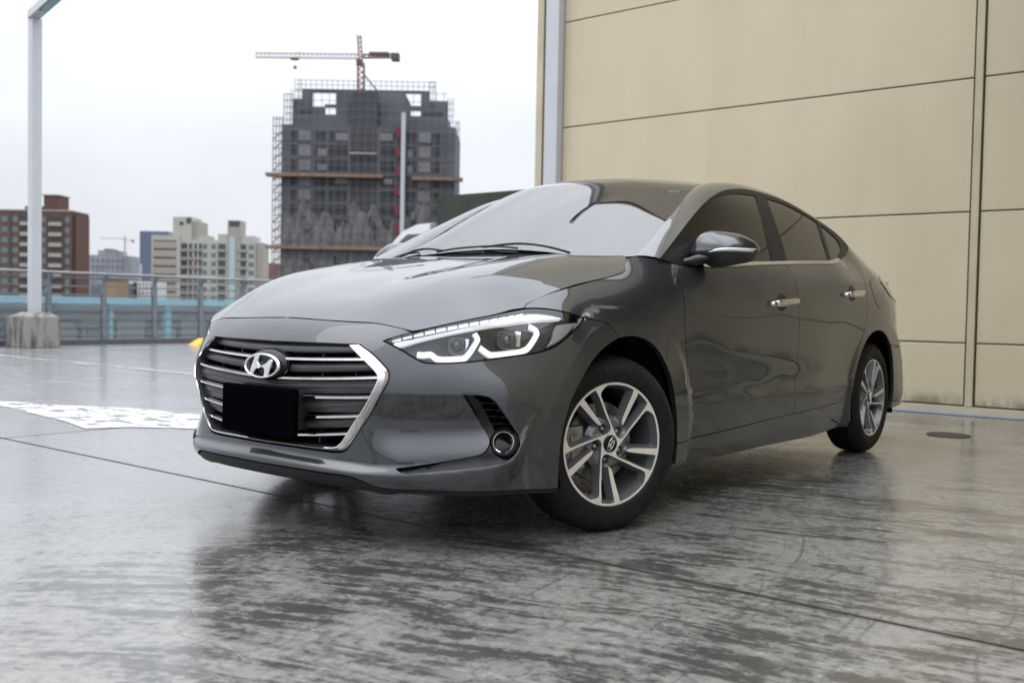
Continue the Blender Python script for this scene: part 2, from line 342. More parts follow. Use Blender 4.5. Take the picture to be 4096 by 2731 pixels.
def concrete_floor():
    m = mat('sealed_concrete', (.25, .25, .24), .3, 0, .5); n, b = nodes_of(m)
    P = N(n, 'ShaderNodeNewGeometry').outputs['Position']
    wp = N(n, 'ShaderNodeVectorMath', operation='ADD'); nv = N(n, 'ShaderNodeTexNoise'); nv.inputs['Scale'].default_value = .6; n.links.new(P, nv.inputs['Vector'])
    sc_ = N(n, 'ShaderNodeVectorMath', operation='SCALE'); n.links.new(nv.outputs['Color'], sc_.inputs[0]); sc_.inputs['Scale'].default_value = .55; n.links.new(P, wp.inputs[0]); n.links.new(sc_.outputs[0], wp.inputs[1]); PW = wp.outputs[0]
    # clouds of grime and pale worn patches
    big = noise(n, PW, .55, 4, .55); mid = noise(n, PW, 3.6, 9, .66); fine = noise(n, P, 26, 8, .7); grit = noise(n, P, 150, 3, .6)
    # arcs left by trowel and by turning tyres: noise stretched along rings about a few centres
    def arcs(cx, cy, k, st, detail=8, rough=.68):
        v = N(n, 'ShaderNodeVectorMath', operation='SUBTRACT'); n.links.new(PW, v.inputs[0]); v.inputs[1].default_value = (cx, cy, 0)
        l = N(n, 'ShaderNodeVectorMath', operation='LENGTH'); n.links.new(v.outputs[0], l.inputs[0])
        s = N(n, 'ShaderNodeSeparateXYZ'); n.links.new(v.outputs[0], s.inputs[0]); at = math_(n, 'ARCTAN2', s.outputs[1], s.outputs[0])
        c = N(n, 'ShaderNodeCombineXYZ'); n.links.new(math_(n, 'MULTIPLY', l.outputs['Value'], k), c.inputs[0]); n.links.new(math_(n, 'MULTIPLY', at, st), c.inputs[1]); return noise(n, c.outputs[0], 1, detail, rough)
    mixm = lambda f, p, q: math_(n, 'ADD', math_(n, 'MULTIPLY', p, math_(n, 'SUBTRACT', 1, f)), math_(n, 'MULTIPLY', q, f))
    sp = N(n, 'ShaderNodeSeparateXYZ'); n.links.new(PW, sp.inputs[0]); sp0 = N(n, 'ShaderNodeSeparateXYZ'); n.links.new(P, sp0.inputs[0])
    region = mapr(n, math_(n, 'ADD', sp.outputs[0], math_(n, 'MULTIPLY', sp.outputs[1], .10)), -1.7, .9, 0, 1, True)   # cooler and less stained leftwards, warmer and more stained rightwards
    a1 = arcs(2.9, -5.2, 17, 11, 10, .70); a2 = arcs(-2.4, -3.2, 12, 5, 9, .68)
    v = math_(n, 'ADD', math_(n, 'ADD', math_(n, 'MULTIPLY', mixm(region, a2, a1), .62), math_(n, 'MULTIPLY', mid, .38)), math_(n, 'MULTIPLY', math_(n, 'SUBTRACT', fine, .5), .30))
    dens = math_(n, 'ADD', math_(n, 'MULTIPLY', region, .078), mapr(n, big, .35, .65, -.035, .045))
    dv = math_(n, 'SUBTRACT', v, math_(n, 'ADD', dens, .385))
    stain = mapr(n, dv, .035, -.055, 0, 1, True); film = mapr(n, dv, .12, -.02, 0, 1, True)
    col = mixc(n, mapr(n, big, .3, .7, 0, 1), (.175, .179, .187), (.232, .235, .240)); col = mixc(n, math_(n, 'MULTIPLY', region, .8), col, (.238, .232, .210))
    col = mixc(n, math_(n, 'MULTIPLY', film, mapr(n, region, 0, 1, .22, .50)), col, (.13, .127, .118)); col = mixc(n, math_(n, 'MULTIPLY', stain, mapr(n, region, 0, 1, .55, .93)), col, (.046, .045, .042))
    scr = math_(n, 'MAXIMUM', mapr(n, arcs(2.6, -4.4, 60, 2.4, 3, .5), .63, .70, 0, 1), mapr(n, arcs(.2, -6.5, 46, 3.0, 3, .5), .64, .71, 0, 1)); col = mixc(n, math_(n, 'MULTIPLY', scr, mapr(n, mid, .42, .56, 0, .50)), col, (.40, .39, .365))
    tyre = math_(n, 'MULTIPLY', mapr(n, arcs(-1.9, -.95, 34, 1.1, 3, .55), .60, .68, 0, 1), mapr(n, mid, .44, .58, 0, .75)); col = mixc(n, tyre, col, (.075, .074, .072))
    col = mixc(n, mapr(n, fine, .36, .50, .40, 0), col, (.09, .088, .083)); col = mixc(n, mapr(n, grit, .62, .75, 0, .35), col, (.07, .07, .068))
    # mottled dark band along the saw-cut cross joint
    jy = math_(n, 'ABSOLUTE', math_(n, 'ADD', sp0.outputs[1], .402)); col = mixc(n, math_(n, 'MULTIPLY', mapr(n, jy, .008, .030, 1, 0, True), mapr(n, fine, .35, .6, .25, .85)), col, (.05, .048, .045))
    # crazing: thin wandering cracks
    vo = N(n, 'ShaderNodeTexVoronoi', feature='DISTANCE_TO_EDGE'); vo.inputs['Scale'].default_value = 8.5; w2 = N(n, 'ShaderNodeVectorMath', operation='ADD'); nv2 = N(n, 'ShaderNodeTexNoise'); nv2.inputs['Scale'].default_value = 9; nv2.inputs['Detail'].default_value = 6; n.links.new(P, nv2.inputs['Vector'])
    s2 = N(n, 'ShaderNodeVectorMath', operation='SCALE'); n.links.new(nv2.outputs['Color'], s2.inputs[0]); s2.inputs['Scale'].default_value = .16; n.links.new(P, w2.inputs[0]); n.links.new(s2.outputs[0], w2.inputs[1]); n.links.new(w2.outputs[0], vo.inputs['Vector'])
    crack = math_(n, 'MULTIPLY', math_(n, 'MULTIPLY', mapr(n, vo.outputs['Distance'], .01, .07, 1, 0), mapr(n, noise(n, P, 1.7, 4), .44, .56, 0, 1)), mapr(n, region, 0, 1, .25, 1))
    vb = N(n, 'ShaderNodeTexVoronoi', feature='DISTANCE_TO_EDGE'); vb.inputs['Scale'].default_value = .8; n.links.new(w2.outputs[0], vb.inputs['Vector']); crack2 = math_(n, 'MULTIPLY', mapr(n, vb.outputs['Distance'], .0006, .0036, 1, 0), mapr(n, noise(n, P, .9, 2), .46, .54, 0, 1))
    ck = math_(n, 'MAXIMUM', math_(n, 'MULTIPLY', crack, .42), math_(n, 'MULTIPLY', crack2, .65)); col = mixc(n, ck, col, (.045, .044, .042))
    n.links.new(col, b.inputs['Base Color']); streak = v
    rg = math_(n, 'ADD', mapr(n, mid, .3, .7, .12, .28), math_(n, 'MULTIPLY', film, -.05)); n.links.new(math_(n, 'ADD', rg, mapr(n, fine, .4, .7, 0, .10)), b.inputs['Roughness'])
    b.inputs['Specular IOR Level'].default_value = .5
    b.inputs['Coat Weight'].default_value = .40; b.inputs['Coat Roughness'].default_value = .10; b.inputs['Coat IOR'].default_value = 1.36
    bu = N(n, 'ShaderNodeBump'); bu.inputs['Strength'].default_value = .22; bu.inputs['Distance'].default_value = .004
    n.links.new(math_(n, 'SUBTRACT', math_(n, 'ADD', math_(n, 'MULTIPLY', fine, .6), math_(n, 'MULTIPLY', streak, .8)), math_(n, 'MULTIPLY', ck, .5)), bu.inputs['Height']); n.links.new(bu.outputs[0], b.inputs['Normal']); n.links.new(bu.outputs[0], b.inputs['Coat Normal'])
    return m
FLOOR = concrete_floor()
deck = tag(MB().box(-14.45, 12, -16, 46, -.6, -.02).build('parking_deck', mat('deck_joint_filler', (.012, .012, .012), .9)), kind='structure')
xs = [-14.45, -2.935, 2.60, 12]; ys = [-16, -.402, 46]
for i in range(3):
    for j in range(2):
        g = .008; MB().box(xs[i] + (g if i else 0), xs[i + 1] - (g if i < 2 else 0), ys[j] + (g if j else 0), ys[j + 1] - (g if j < 1 else 0), -.05, 0).build('floor_slab', FLOOR, deck)
# painted marks: 4 mm sheets
def worn_paint(name, col, thr, sc):
    m = mat(name, col, .42); n, b = nodes_of(m); P = N(n, 'ShaderNodeNewGeometry').outputs['Position']
    v = mapping(n, P, sc=sc); f = mapr(n, noise(n, v, 1.6, 9, .68), thr - .06, thr + .05, 1, 0); o = n.nodes['Material Output']
    t = N(n, 'ShaderNodeBsdfTransparent'); x = N(n, 'ShaderNodeMixShader'); n.links.new(f, x.inputs[0]); n.links.new(t.outputs[0], x.inputs[1]); n.links.new(b.outputs[0], x.inputs[2]); n.links.new(x.outputs[0], o.inputs[0]); return m
WPAINT = worn_paint('worn_white_paint', (.62, .62, .61), .545, (3.2, 4.5, 1)); WPAINT2 = worn_paint('faded_white_line', (.36, .36, .36), .53, (1.2, 3, 1)); BPAINT = worn_paint('blue_floor_paint', (.16, .24, .40), .70, (5, 12, 1))
def sheet(name, pts, m, z, label, cat): return tag(mesh(name, [(x, y, z) for x, y in pts], [tuple(range(len(pts)))], m, None, None, False), label, cat, None, 'structure')
sheet('painted_arrow', [(-2.0, .8), (-2.586, .574), (-2.90, .36), (-3.014, .119), (-3.445, .219), (-4.654, .354), (-5.6, .36), (-5.6, .47), (-5.03, .52), (-4.517, .62), (-3.891, .936), (-3.265, 1.045), (-2.4, 1.25)][::-1], WPAINT, .004, 'worn white painted arrow on the deck left of the car', 'floor marking')
sheet('bay_line', [(-13.2, 3.27), (-3, 3.17), (-3, 3.29), (-13.2, 3.39)], WPAINT2, .004, 'thin faded white bay line running across the deck towards the car', 'floor marking')
sheet('bay_line', [(-12.25, -6), (-12.15, -6), (-12.15, 26), (-12.25, 26)], WPAINT2, .008, 'thin faded white line running along in front of the railing', 'floor marking')
sheet('blue_edge_line', [(-3.3, 5.30), (8, 5.30), (8, 5.455), (-3.3, 5.455)], BPAINT, .004, 'blue painted strip on the floor along the beige wall', 'floor marking')
mh = MB(); mh.lathe([(.0001, .0035), (.118, .0035), (.122, .006), (.135, .006), (.137, .0015)], 40, axis=2, c=(.985, 3.885, 0)); tag(autosmooth(mh.build('drain_cover', mat('dark_cast_iron', (.045, .042, .038), .5, .4, noise=.3, nscale=30)), 30), 'round dark metal drain cover in the floor near the wall', 'drain cover')
# ---- beige panelled walls
def wall_paint():
    m = mat('beige_wall_paint', (.53, .455, .325), .38, 0, .4); n, b = nodes_of(m); P = N(n, 'ShaderNodeNewGeometry').outputs['Position']; s = N(n, 'ShaderNodeSeparateXYZ'); n.links.new(P, s.inputs[0])
    a = noise(n, mapping(n, P, sc=(1.5, 1.5, .5)), 1.3, 5); st = noise(n, mapping(n, P, sc=(9, 9, .55)), 1, 6, .6)
    col = mixc(n, mapr(n, a, .3, .7, 0, 1), (.520, .450, .316), (.570, .497, .356))
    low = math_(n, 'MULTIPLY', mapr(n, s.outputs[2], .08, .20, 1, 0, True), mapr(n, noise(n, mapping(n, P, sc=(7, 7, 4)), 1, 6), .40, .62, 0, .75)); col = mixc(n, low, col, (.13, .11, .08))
    runs = math_(n, 'MULTIPLY', mapr(n, st, .62, .76, 0, .18), mapr(n, noise(n, P, .9, 2), .45, .6, 0, 1)); col = mixc(n, runs, col, (.36, .315, .235))
    n.links.new(col, b.inputs['Base Color']); bu = N(n, 'ShaderNodeBump'); bu.inputs['Strength'].default_value = .05; bu.inputs['Distance'].default_value = .01; n.links.new(noise(n, P, 2.2, 2), bu.inputs['Height']); n.links.new(bu.outputs[0], b.inputs['Normal']); return m
BEIGE = wall_paint(); JOINT = mat('dark_joint_gasket', (.085, .072, .052), .7); WHITEP = mat('white_painted_steel', (.50, .515, .54), .4, noise=.04, nscale=4); BEIGE2 = mat('beige_trim_paint', (.49, .425, .300), .4, noise=.08, nscale=3)
WZ = [.066, .570, 1.620, 2.680, 3.770, 4.850, 5.930, 7.010, 8.25]
def wall_panels(root, a0, a1, axis, face, cols, inward):
    for c0, c1 in zip(cols[:-1], cols[1:]):
        for z0, z1 in zip(WZ[:-1], WZ[1:]):
            m = MB(); g = .0055
            if axis == 'x': m.box(c0 + g, c1 - g, face, face + .045, z0 + g, z1 - g)
            else: m.box(face, face + .045, c0 + g, c1 - g, z0 + g, z1 - g)
            m.build('panel', BEIGE, root, bevel=.006)
bw = empty('panel_wall', (0, 5.47, 0), 'tall beige metal panelled wall behind the car', 'wall'); bw_in = Matrix.Translation((0, -5.47, 0))
def under(root, fn):
    """parts are built in world coordinates, then hung under their thing"""
    k = set(COL.objects); fn(); 
    for o in COL.objects:
        if o not in k and o.parent == root: o.matrix_parent_inverse = root.matrix_world.inverted() if root.matrix_world != Matrix.Identity(4) else Matrix.Translation(root.location).inverted()
def back_wall():
    MB().box(-3.55, 5.35, 5.512, 5.80, 0, 8.27).build('backing', JOINT, bw)
    wall_panels(bw, -3.3, .705, 'x', 5.47, [-3.305, .700], 1); wall_panels(bw, .77, 5.2, 'x', 5.47, [.775, 5.19], 1)
    MB().box(.709, .766, 5.452, 5.53, .062, 8.25).build('pilaster', BEIGE2, bw, bevel=.004)
    MB().box(-3.30, 5.19, 5.455, 5.52, .0, .060).build('sill', BEIGE2, bw, bevel=.004)
    MB().box(-3.472, -3.308, 5.368, 5.56, 0, 8.30).build('corner_post', WHITEP, bw, bevel=.006)
    MB().box(-3.66, -3.575, 5.47, 5.80, 0, 8.30).build('edge_fin', BEIGE2, bw, bevel=.004)
    MB().box(-3.472, -3.308, 4.40, 5.37, 8.12, 8.30).build('post_arm', WHITEP, bw, bevel=.006)
    MB().box(-3.66, 5.4, 5.44, 5.84, 8.31, 8.42).build('coping', BEIGE2, bw, bevel=.01)
under(bw, back_wall)
rw = empty('panel_wall', (5.2, -2, 0), 'beige panelled wall on the right, mirrored in the car doors', 'wall')
def right_wall():
    MB().box(5.245, 5.5, -2.2, 5.36, 0, 8.27).build('backing', JOINT, rw)
    wall_panels(rw, 0, 0, 'y', 5.2, [-2.2, .15, 2.75, 5.43], 1)
    MB().box(5.19, 5.30, -2.2, 5.43, 0, .060).build('sill', BEIGE2, rw, bevel=.004)
    MB().box(5.17, 5.54, -2.2, 5.43, 8.31, 8.42).build('coping', BEIGE2, rw, bevel=.01)
under(rw, right_wall)
cp = empty('shade_canopy', (5.0, 3.1, 0), 'flat roof added unseen above the beige wall corner to darken it', 'shade_canopy')
def shade_canopy():  # unseen slab added over the corner to darken wall and car side
    MB().box(1.22, 5.19, 3.0, 5.44, 3.95, 4.25).build('roof_slab', mat('dark_soffit', (.05, .047, .042), .8), cp, bevel=.01)
    for x, y in ((5.0, 3.1),): MB().box(x - .06, x + .06, y - .06, y + .06, 0, 3.95).build('column', WHITEP, cp)
under(cp, shade_canopy)
# ---- lamp gantry on its concrete block
CONC = mat('stained_concrete', (.33, .32, .29), .85, noise=.25, nscale=6, bump=.25, bscale=30)
n, b = nodes_of(CONC); P = N(n, 'ShaderNodeNewGeometry').outputs['Position']; v = noise(n, mapping(n, P, sc=(6, 6, 1.1)), 1.2, 7, .65); n.links.new(mixc(n, mapr(n, v, .44, .60, 0, .9), (.27, .262, .24), (.060, .058, .046)), b.inputs['Base Color'])
lp = empty('lamp_post', (-13.4, 4.85, 0), 'white square lamp post with a bent arm on a stained concrete block', 'lamp post')
def lamp():
    MB().box(-13.84, -13.17, 4.56, 5.15, 0, .508).build('concrete_base', CONC, lp, bevel=.012)
    m = MB(); m.add([(-13.80, 4.60, .509), (-13.20, 4.60, .509), (-13.20, 5.11, .509), (-13.80, 5.11, .509), (-13.66, 4.72, .575), (-13.26, 4.72, .575), (-13.26, 5.02, .575), (-13.66, 5.02, .575)], [(0, 1, 5, 4), (1, 2, 6, 5), (2, 3, 7, 6), (3, 0, 4, 7), (4, 5, 6, 7)]); m.build('grout_plinth', CONC, lp)
    MB().box(-13.545, -13.385, 4.78, 4.94, .57, 5.36).build('post', WHITEP, lp, bevel=.01)
    MB().bar((-13.545, 4.86, 5.42), (-11.2, 4.32, 5.42), .17, .13).build('arm', WHITEP, lp, bevel=.01)
    MB().bar((-12.9, 4.711, 5.348), (-11.4, 4.366, 5.348), .13, .02).build('lamp_panel', mat('dark_lamp_glass', (.06, .06, .065), .2), lp)
under(lp, lamp)
# ---- railing along the deck edge
RAILM = mat('grey_painted_railing', (.205, .21, .235), .38, .35, noise=.12, nscale=8); KERB = mat('dark_grey_kerb', (.085, .088, .10), .6, noise=.2, nscale=5)
ra = empty('railing', (-14.2, 5, 0), 'grey steel railing with mesh infill along the deck edge', 'railing')
def railing():
    y0, y1 = -2, 24
    MB().box(-14.40, -14.05, y0, y1, 0, .092).build('kerb', KERB, ra, bevel=.01)
    m = MB(); m.tube([(-14.10, y0, 1.262), (-14.10, y1, 1.262)], .030, 14); m.build('handrail', RAILM, ra, smooth=True)
    for z in (1.190, 1.038, .888, .618, .462, .318, .165): MB().bar((-14.2, y0, z), (-14.2, y1, z), .028, .024).build('rail', RAILM, ra)
    base = None
    for k in range(-7, 18):
        y = 5.455 + 1.016 * k
        if base is None:
            m = MB(); pts = [(-14.2, 0, .09), (-14.2, 0, .9), (-14.195, 0, 1.08), (-14.17, 0, 1.17), (-14.12, 0, 1.23), (-14.10, 0, 1.25)]
            for p, q in zip(pts[:-1], pts[1:]): m.bar(p, q, .085, .075) if p[2] < 1 else m.bar(p, q, .05, .07)
            m.box(-14.28, -14.12, -.06, .06, .088, .10); base = m.build('post', RAILM, ra); o = base
        else: o = base.copy(); link(o, ra)
        o.location.y = y
    m = MB(); zl, zh = .105, .865
    for k in range(int(12 / .036)):
        for sg in (1, -1):
            ya = 1.5 + k * .036; yb = ya + sg * .62; d = .004
            m.add([(-14.23, ya - d, zl), (-14.23, ya + d, zl), (-14.23, yb + d, zh), (-14.23, yb - d, zh), (-14.227, ya, zl), (-14.227, yb, zh)], [(0, 1, 2, 3), (1, 4, 5, 2), (4, 0, 3, 5)])
    tag(m.build('wire_mesh', mat('galvanised_mesh', (.42, .43, .45), .45, .6), ra, fix=False), kind='stuff')
under(ra, railing)
YEL = mat('yellow_wheel_stop', (.62, .40, .035), .5, noise=.15, nscale=10)
m = MB(); m.add([(-13.12, 7.50, 0), (-12.80, 7.50, 0), (-12.80, 9.3, 0), (-13.12, 9.3, 0), (-13.03, 7.66, .125), (-12.87, 7.66, .125), (-12.87, 9.14, .125), (-13.03, 9.14, .125)], [(0, 1, 5, 4), (1, 2, 6, 5), (2, 3, 7, 6), (3, 0, 4, 7), (4, 5, 6, 7), (3, 2, 1, 0)]); tag(m.build('wheel_stop', YEL, bevel=.015), 'yellow wheel stop on the deck in front of the railing', 'wheel stop')
# ---- truck parked beyond the wall corner
CANV = mat('dark_green_canvas', (.030, .038, .026), .75, noise=.2, nscale=3, bump=.2, bscale=6); TRW = mat('white_truck_paint', (.72, .73, .74), .25, 0, .5, .6, .05)
tr = empty('truck', (-6.2, 9.2, 0), 'white cab truck with dark green canvas cover behind the car', 'truck')
def truck():
    def prism(prof, y0, y1, bulge=.0):
        P = [[(x, y, z) for x, z in prof] for y in (y0, y0 + .001, y0 + .09, y1 - .09, y1 - .001, y1)]
        c = np.array([np.mean([p[0] for p in prof]), 0, np.mean([p[1] for p in prof])])
        for i in (0, 1, 4, 5): P[i] = [tuple(np.array(p) + (c * [1, 0, 1] + np.array([0, p[1], 0]) - np.array(p)) * .035) for p in P[i]]
        return np.array(P)
    a = np.linspace(math.pi, math.pi / 2, 7); arc = [(-7.78 + .14 * math.cos(t), 2.40 + .14 * math.sin(t)) for t in a]; a2 = np.linspace(math.pi / 2, 0, 7); arc2 = [(-4.2 + .14 * math.cos(t), 2.40 + .14 * math.sin(t)) for t in a2]
    autosmooth(grid_mesh('canvas_cover', prism([(-7.92, .95)] + arc + arc2 + [(-4.06, .95)], 8.5, 10.2), CANV, tr, closed_v=True, cap=True), 40)
    cab = [(-9.55, .55), (-9.58, 1.15), (-9.38, 1.30), (-8.98, 1.72), (-8.62, 2.02), (-8.30, 2.12), (-7.98, 2.13), (-7.96, .55)]
    autosmooth(grid_mesh('cab', prism(cab, 8.5, 10.15), TRW, tr, closed_v=True, cap=True), 50)
    gl = mat('dark_vehicle_glass', (.05, .06, .065), .06, 0, .6, 1., .01)
    mesh('side_window', [(-9.20, 8.495, 1.42), (-8.1, 8.495, 1.42), (-8.1, 8.495, 1.95), (-8.50, 8.495, 1.95), (-8.86, 8.495, 1.72)], [(0, 1, 2, 3, 4)], gl, tr, None, False)
    mesh('windshield', [(-9.385, 8.62, 1.32), (-9.385, 10.02, 1.32), (-8.66, 9.98, 2.005), (-8.66, 8.66, 2.005)], [(0, 1, 2, 3)], gl, tr, None, False)
    MB().box(-9.3, -4.0, 8.7, 10.0, .45, .95).build('chassis', MATT, tr)
    for x in (-8.9, -5.0):
        for y in (8.52, 9.93):
            m = MB(); m.lathe([(.2, -.11), (.36, -.10), (.37, 0), (.36, .10), (.2, .11), (.05, .06)], 28, axis=1, c=(x, y, .37)); m.build('wheel', RUBBER, tr, smooth=True)
under(tr, truck)
# ---- beyond the deck: town ground, lower roofs, buildings
tag(mesh('ground', [(-2500, -1500, -26), (2500, -1500, -26), (2500, 2500, -26), (-2500, 2500, -26)], [(0, 1, 2, 3)], mat('town_ground', (.16, .165, .16), .9, noise=.3, nscale=.02)), kind='structure')
TEAL = mat('teal_painted_steel', (.16, .44, .54), .4, noise=.15, nscale=3); GLZ = mat('pale_green_cladding', (.46, .57, .50), .35, noise=.15, nscale=1.2); GLD = mat('dim_green_glass', (.17, .28, .28), .15, noise=.3, nscale=1)
ts = empty('canopy_hall', (-24, 12, -6), 'teal framed low hall with pale green walls beyond the railing', 'building')
def hall():
    MB().box(-24.1, -23.6, -6, 34, .69, .87).build('fascia', TEAL, ts, bevel=.02)
    MB().box(-33, -24.1, -6, 34, .60, .80).build('roof', mat('teal_roof_sheet', (.20, .38, .43), .45, noise=.15, nscale=.8), ts)
    MB().box(-27.0, -26.6, -6, 34, -6, .6).build('back_wall', GLD, ts)
    for k, y in enumerate((8.2, 10.15, 12.07, 13.9, 15.8, 17.7, 19.6)): MB().box(-24.0, -23.8, y - (.05 if k % 2 == 0 else .10), y + (.05 if k % 2 == 0 else .10), -6, .69).build('column', TEAL, ts)
    rnd = random.Random(3)
    for y in np.arange(9.2, 24, 1.15):
        z = -2.6 + rnd.random() * .6
        MB().box(-26.58, -26.5, y, y + .95, z, z + 1.9 + rnd.random() * .8).build('wall_panel', GLZ, ts)
        if rnd.random() < .6: MB().box(-26.48, -26.4, y + .1, y + .8, -.25, .12).build('window', mat('hall_window', (.45, .55, .52), .2), ts) if y < 12 else MB().box(-26.48, -26.4, y + .1, y + .8, -.3, .05).build('window', GLD, ts)
    MB().box(-25.5, -25.3, -6, 34, -3.2, -2.9).build('low_rail', TEAL, ts)
under(ts, hall)
CX = np.array([2.669, -2.934]); FH = np.array([-.61738818, .78665865]); UH = np.array([.78665865, .61738818])
def town(name, D, s, label, cat, a0, group=None):
    """a building root standing D*s metres off; parts use (along, depth, height) measured at D, scaled by s"""
    p = CX + (FH * D + UH * a0) * s; o = empty(name, (p[0], p[1], -26), label, cat, group, math.atan2(UH[1], UH[0]))
    def bx(nm, a, b_, z0, z1, m, y0=0., y1=8., bev=0.):
        f = lambda z: (z - .7785) * s + .7785 + 26
        q = MB(); q.box((a - a0) * s, (b_ - a0) * s, y0 * s, y1 * s, max(f(z0), 0), f(z1)); return q.build(nm, m, o, bevel=bev)
    return o, bx
BRICK = mat('brown_brick', (.100, .064, .053), .85, noise=.15, nscale=.2); BRICKD = mat('dark_brown_brick', (.095, .05, .037), .85); STONE = mat('pale_stone_trim', (.33, .29, .245), .8); DARKW = mat('dark_window_recess', (.035, .036, .04), .5); TEALW = mat('greenish_window_glass', (.10, .16, .165), .15, 0, .5)
o, bx = town('apartment_block', 75, 4, 'brown brick apartment block with pale balconies left of the lamp post', 'building', -37)
xa = lambda x: -39.39 + x * .008967; zz_ = lambda y: 7.62 - (y - 190) * .00899
bx('wall', -46, xa(612), -6, zz_(195), BRICK, 0, 3.0); bx('side_wing', xa(612), xa(640), -6, zz_(212), BRICKD, .25, 2.6); bx('parapet', -46, xa(620), zz_(195), zz_(184), STONE, -.06, 3.0)
bx('roof_tower', xa(358), xa(488), zz_(192), zz_(58), BRICKD, .3, 2.0); bx('tower_cap', xa(340), xa(498), zz_(58), zz_(50), STONE, .2, 2.1); bx('gable', xa(185), xa(360), zz_(195), zz_(150), BRICK, .5, 1.5)
for r in range(9):
    y = 268 + r * 88
    for x in (-160, -70, 40, 135, 365, 585): bx('window', xa(x - 27), xa(x + 27), zz_(y + 22), zz_(y - 24), TEALW, -.012, .05)
    for x0, x1 in ((182, 250), (425, 527)):
        bx('balcony_recess', xa(x0), xa(x1), zz_(y + 18), zz_(y - 34), DARKW, -.01, .05); bx('balcony', xa(x0 - 4), xa(x1 + 4), zz_(y + 52), zz_(y + 20), STONE, -.16, .05)
    bx('window', xa(618), xa(632), zz_(y + 25), zz_(y - 20), DARKW, .24, .3)
for x in (95, 165, 405, 545, 606): bx('pier', xa(x - 8), xa(x + 8), -6, zz_(195), BRICKD, -.05, .05)
FROST = mat('far_grey_concrete', (.22, .235, .26), .9, noise=.25, nscale=.1); FARG = mat('far_dark_grey', (.12, .13, .15), .9)
o, bx = town('unfinished_block', 160, 3, 'hazy grey unfinished block with netting and a crane, right of the brick block', 'building', -66)
bx('wall', -69.4, -63.5, -12, 8.3, FROST, 0, 6); bx('upper_floor', -68.2, -65.2, 8.3, 9.1, FROST, .5, 5); bx('roof_hut', -67.4, -66.4, 9.1, 9.4, FARG, 1, 4)
for k in range(7):
    for j in range(5): bx('opening', -69.0 + k * .8, -68.55 + k * .8, 7.1 - j * 1.0, 7.6 - j * 1.0, FARG, -.02, .1)
CRN = mat('crane_lattice_grey', (.34, .36, .38), .7)
o, bx = town('tower_crane', 160, 3, 'tiny pale tower crane far off above the hazy grey block', 'crane', -64)
bx('mast', -64.12, -63.92, 4, 11.5, CRN, 1, 1.2); bx('jib', -68.1, -64.0, 11.05, 11.18, CRN, 1, 1.1); bx('counter_jib', -64, -62.5, 10.8, 10.95, CRN, 1, 1.1); bx('counterweight', -62.9, -62.5, 10.5, 10.85, FARG, 1, 1.1)
o, bx = town('office_tower', 200, 3, 'far off pale mauve tower just left of the blue tower', 'building', -78); bx('wall', -79.06, -77.15, -10, 8.56, mat('far_mauve_wall', (.42, .38, .44), .9), 0, 3)
o, bx = town('office_tower', 230, 3, 'blue grey glass tower with fine vertical ribs behind the beige flats', 'building', -84)
bx('wall', -87.94, -81.2, -12, 17.4, mat('blue_grey_glass', (.115, .155, .26), .35), 0, 6)
for k in range(16): bx('rib', -87.8 + k * .43, -87.64 + k * .43, -12, 17.2, FARG, -.05, .02)
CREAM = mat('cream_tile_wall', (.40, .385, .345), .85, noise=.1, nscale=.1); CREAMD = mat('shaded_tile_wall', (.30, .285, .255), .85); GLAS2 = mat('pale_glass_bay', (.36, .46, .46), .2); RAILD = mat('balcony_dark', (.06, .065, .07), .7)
o, bx = town('apartment_block', 150, 2.4, 'cream tiled apartment block with stepped towers and dark balconies', 'building', -47)
xb = lambda x: -55.56 + (x - 1295) * .01793; zb = lambda y: 11.05 - (y - 405) * .01793
bx('slab_wing', xb(1295), xb(1540), -14, zb(405), CREAM, 0, 6)
for k in range(9): bx('balcony_band', xb(1312), xb(1508), zb(515 + k * 73), zb(465 + k * 73), STONE, -.12, .05); bx('band_shadow_gap', xb(1312), xb(1508), zb(460 + k * 73), zb(448 + k * 73), RAILD, -.02, .05)
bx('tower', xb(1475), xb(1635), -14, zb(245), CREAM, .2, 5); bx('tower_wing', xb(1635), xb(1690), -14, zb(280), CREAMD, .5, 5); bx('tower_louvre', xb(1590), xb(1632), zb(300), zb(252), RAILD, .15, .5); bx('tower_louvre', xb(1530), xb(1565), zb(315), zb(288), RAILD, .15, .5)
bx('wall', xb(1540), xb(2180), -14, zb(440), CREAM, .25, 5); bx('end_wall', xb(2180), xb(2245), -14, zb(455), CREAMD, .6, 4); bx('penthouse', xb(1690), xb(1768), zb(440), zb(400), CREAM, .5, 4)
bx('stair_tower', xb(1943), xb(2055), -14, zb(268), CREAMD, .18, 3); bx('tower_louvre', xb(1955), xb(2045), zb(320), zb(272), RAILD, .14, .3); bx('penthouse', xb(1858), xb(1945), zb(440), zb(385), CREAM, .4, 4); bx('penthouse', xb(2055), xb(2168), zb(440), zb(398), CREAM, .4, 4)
bx('glass_bay', xb(1960), xb(2008), -14, zb(410), GLAS2, .10, .3)
for k in range(8):
    y = 495 + k * 73
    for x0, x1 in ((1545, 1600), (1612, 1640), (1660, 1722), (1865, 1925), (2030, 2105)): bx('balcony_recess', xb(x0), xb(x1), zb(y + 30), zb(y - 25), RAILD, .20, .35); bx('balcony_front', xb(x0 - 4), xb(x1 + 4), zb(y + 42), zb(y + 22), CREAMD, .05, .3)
    for x0, x1 in ((1730, 1768), (1805, 1845), (2125, 2170)): bx('window', xb(x0), xb(x1), zb(y + 22), zb(y - 20), TEALW, .235, .3)
    for x in (1690, 1790, 1855, 2015, 2112): bx('pier', xb(x - 7), xb(x + 7), zb(y + 52), zb(y - 28), CREAM, .19, .3)
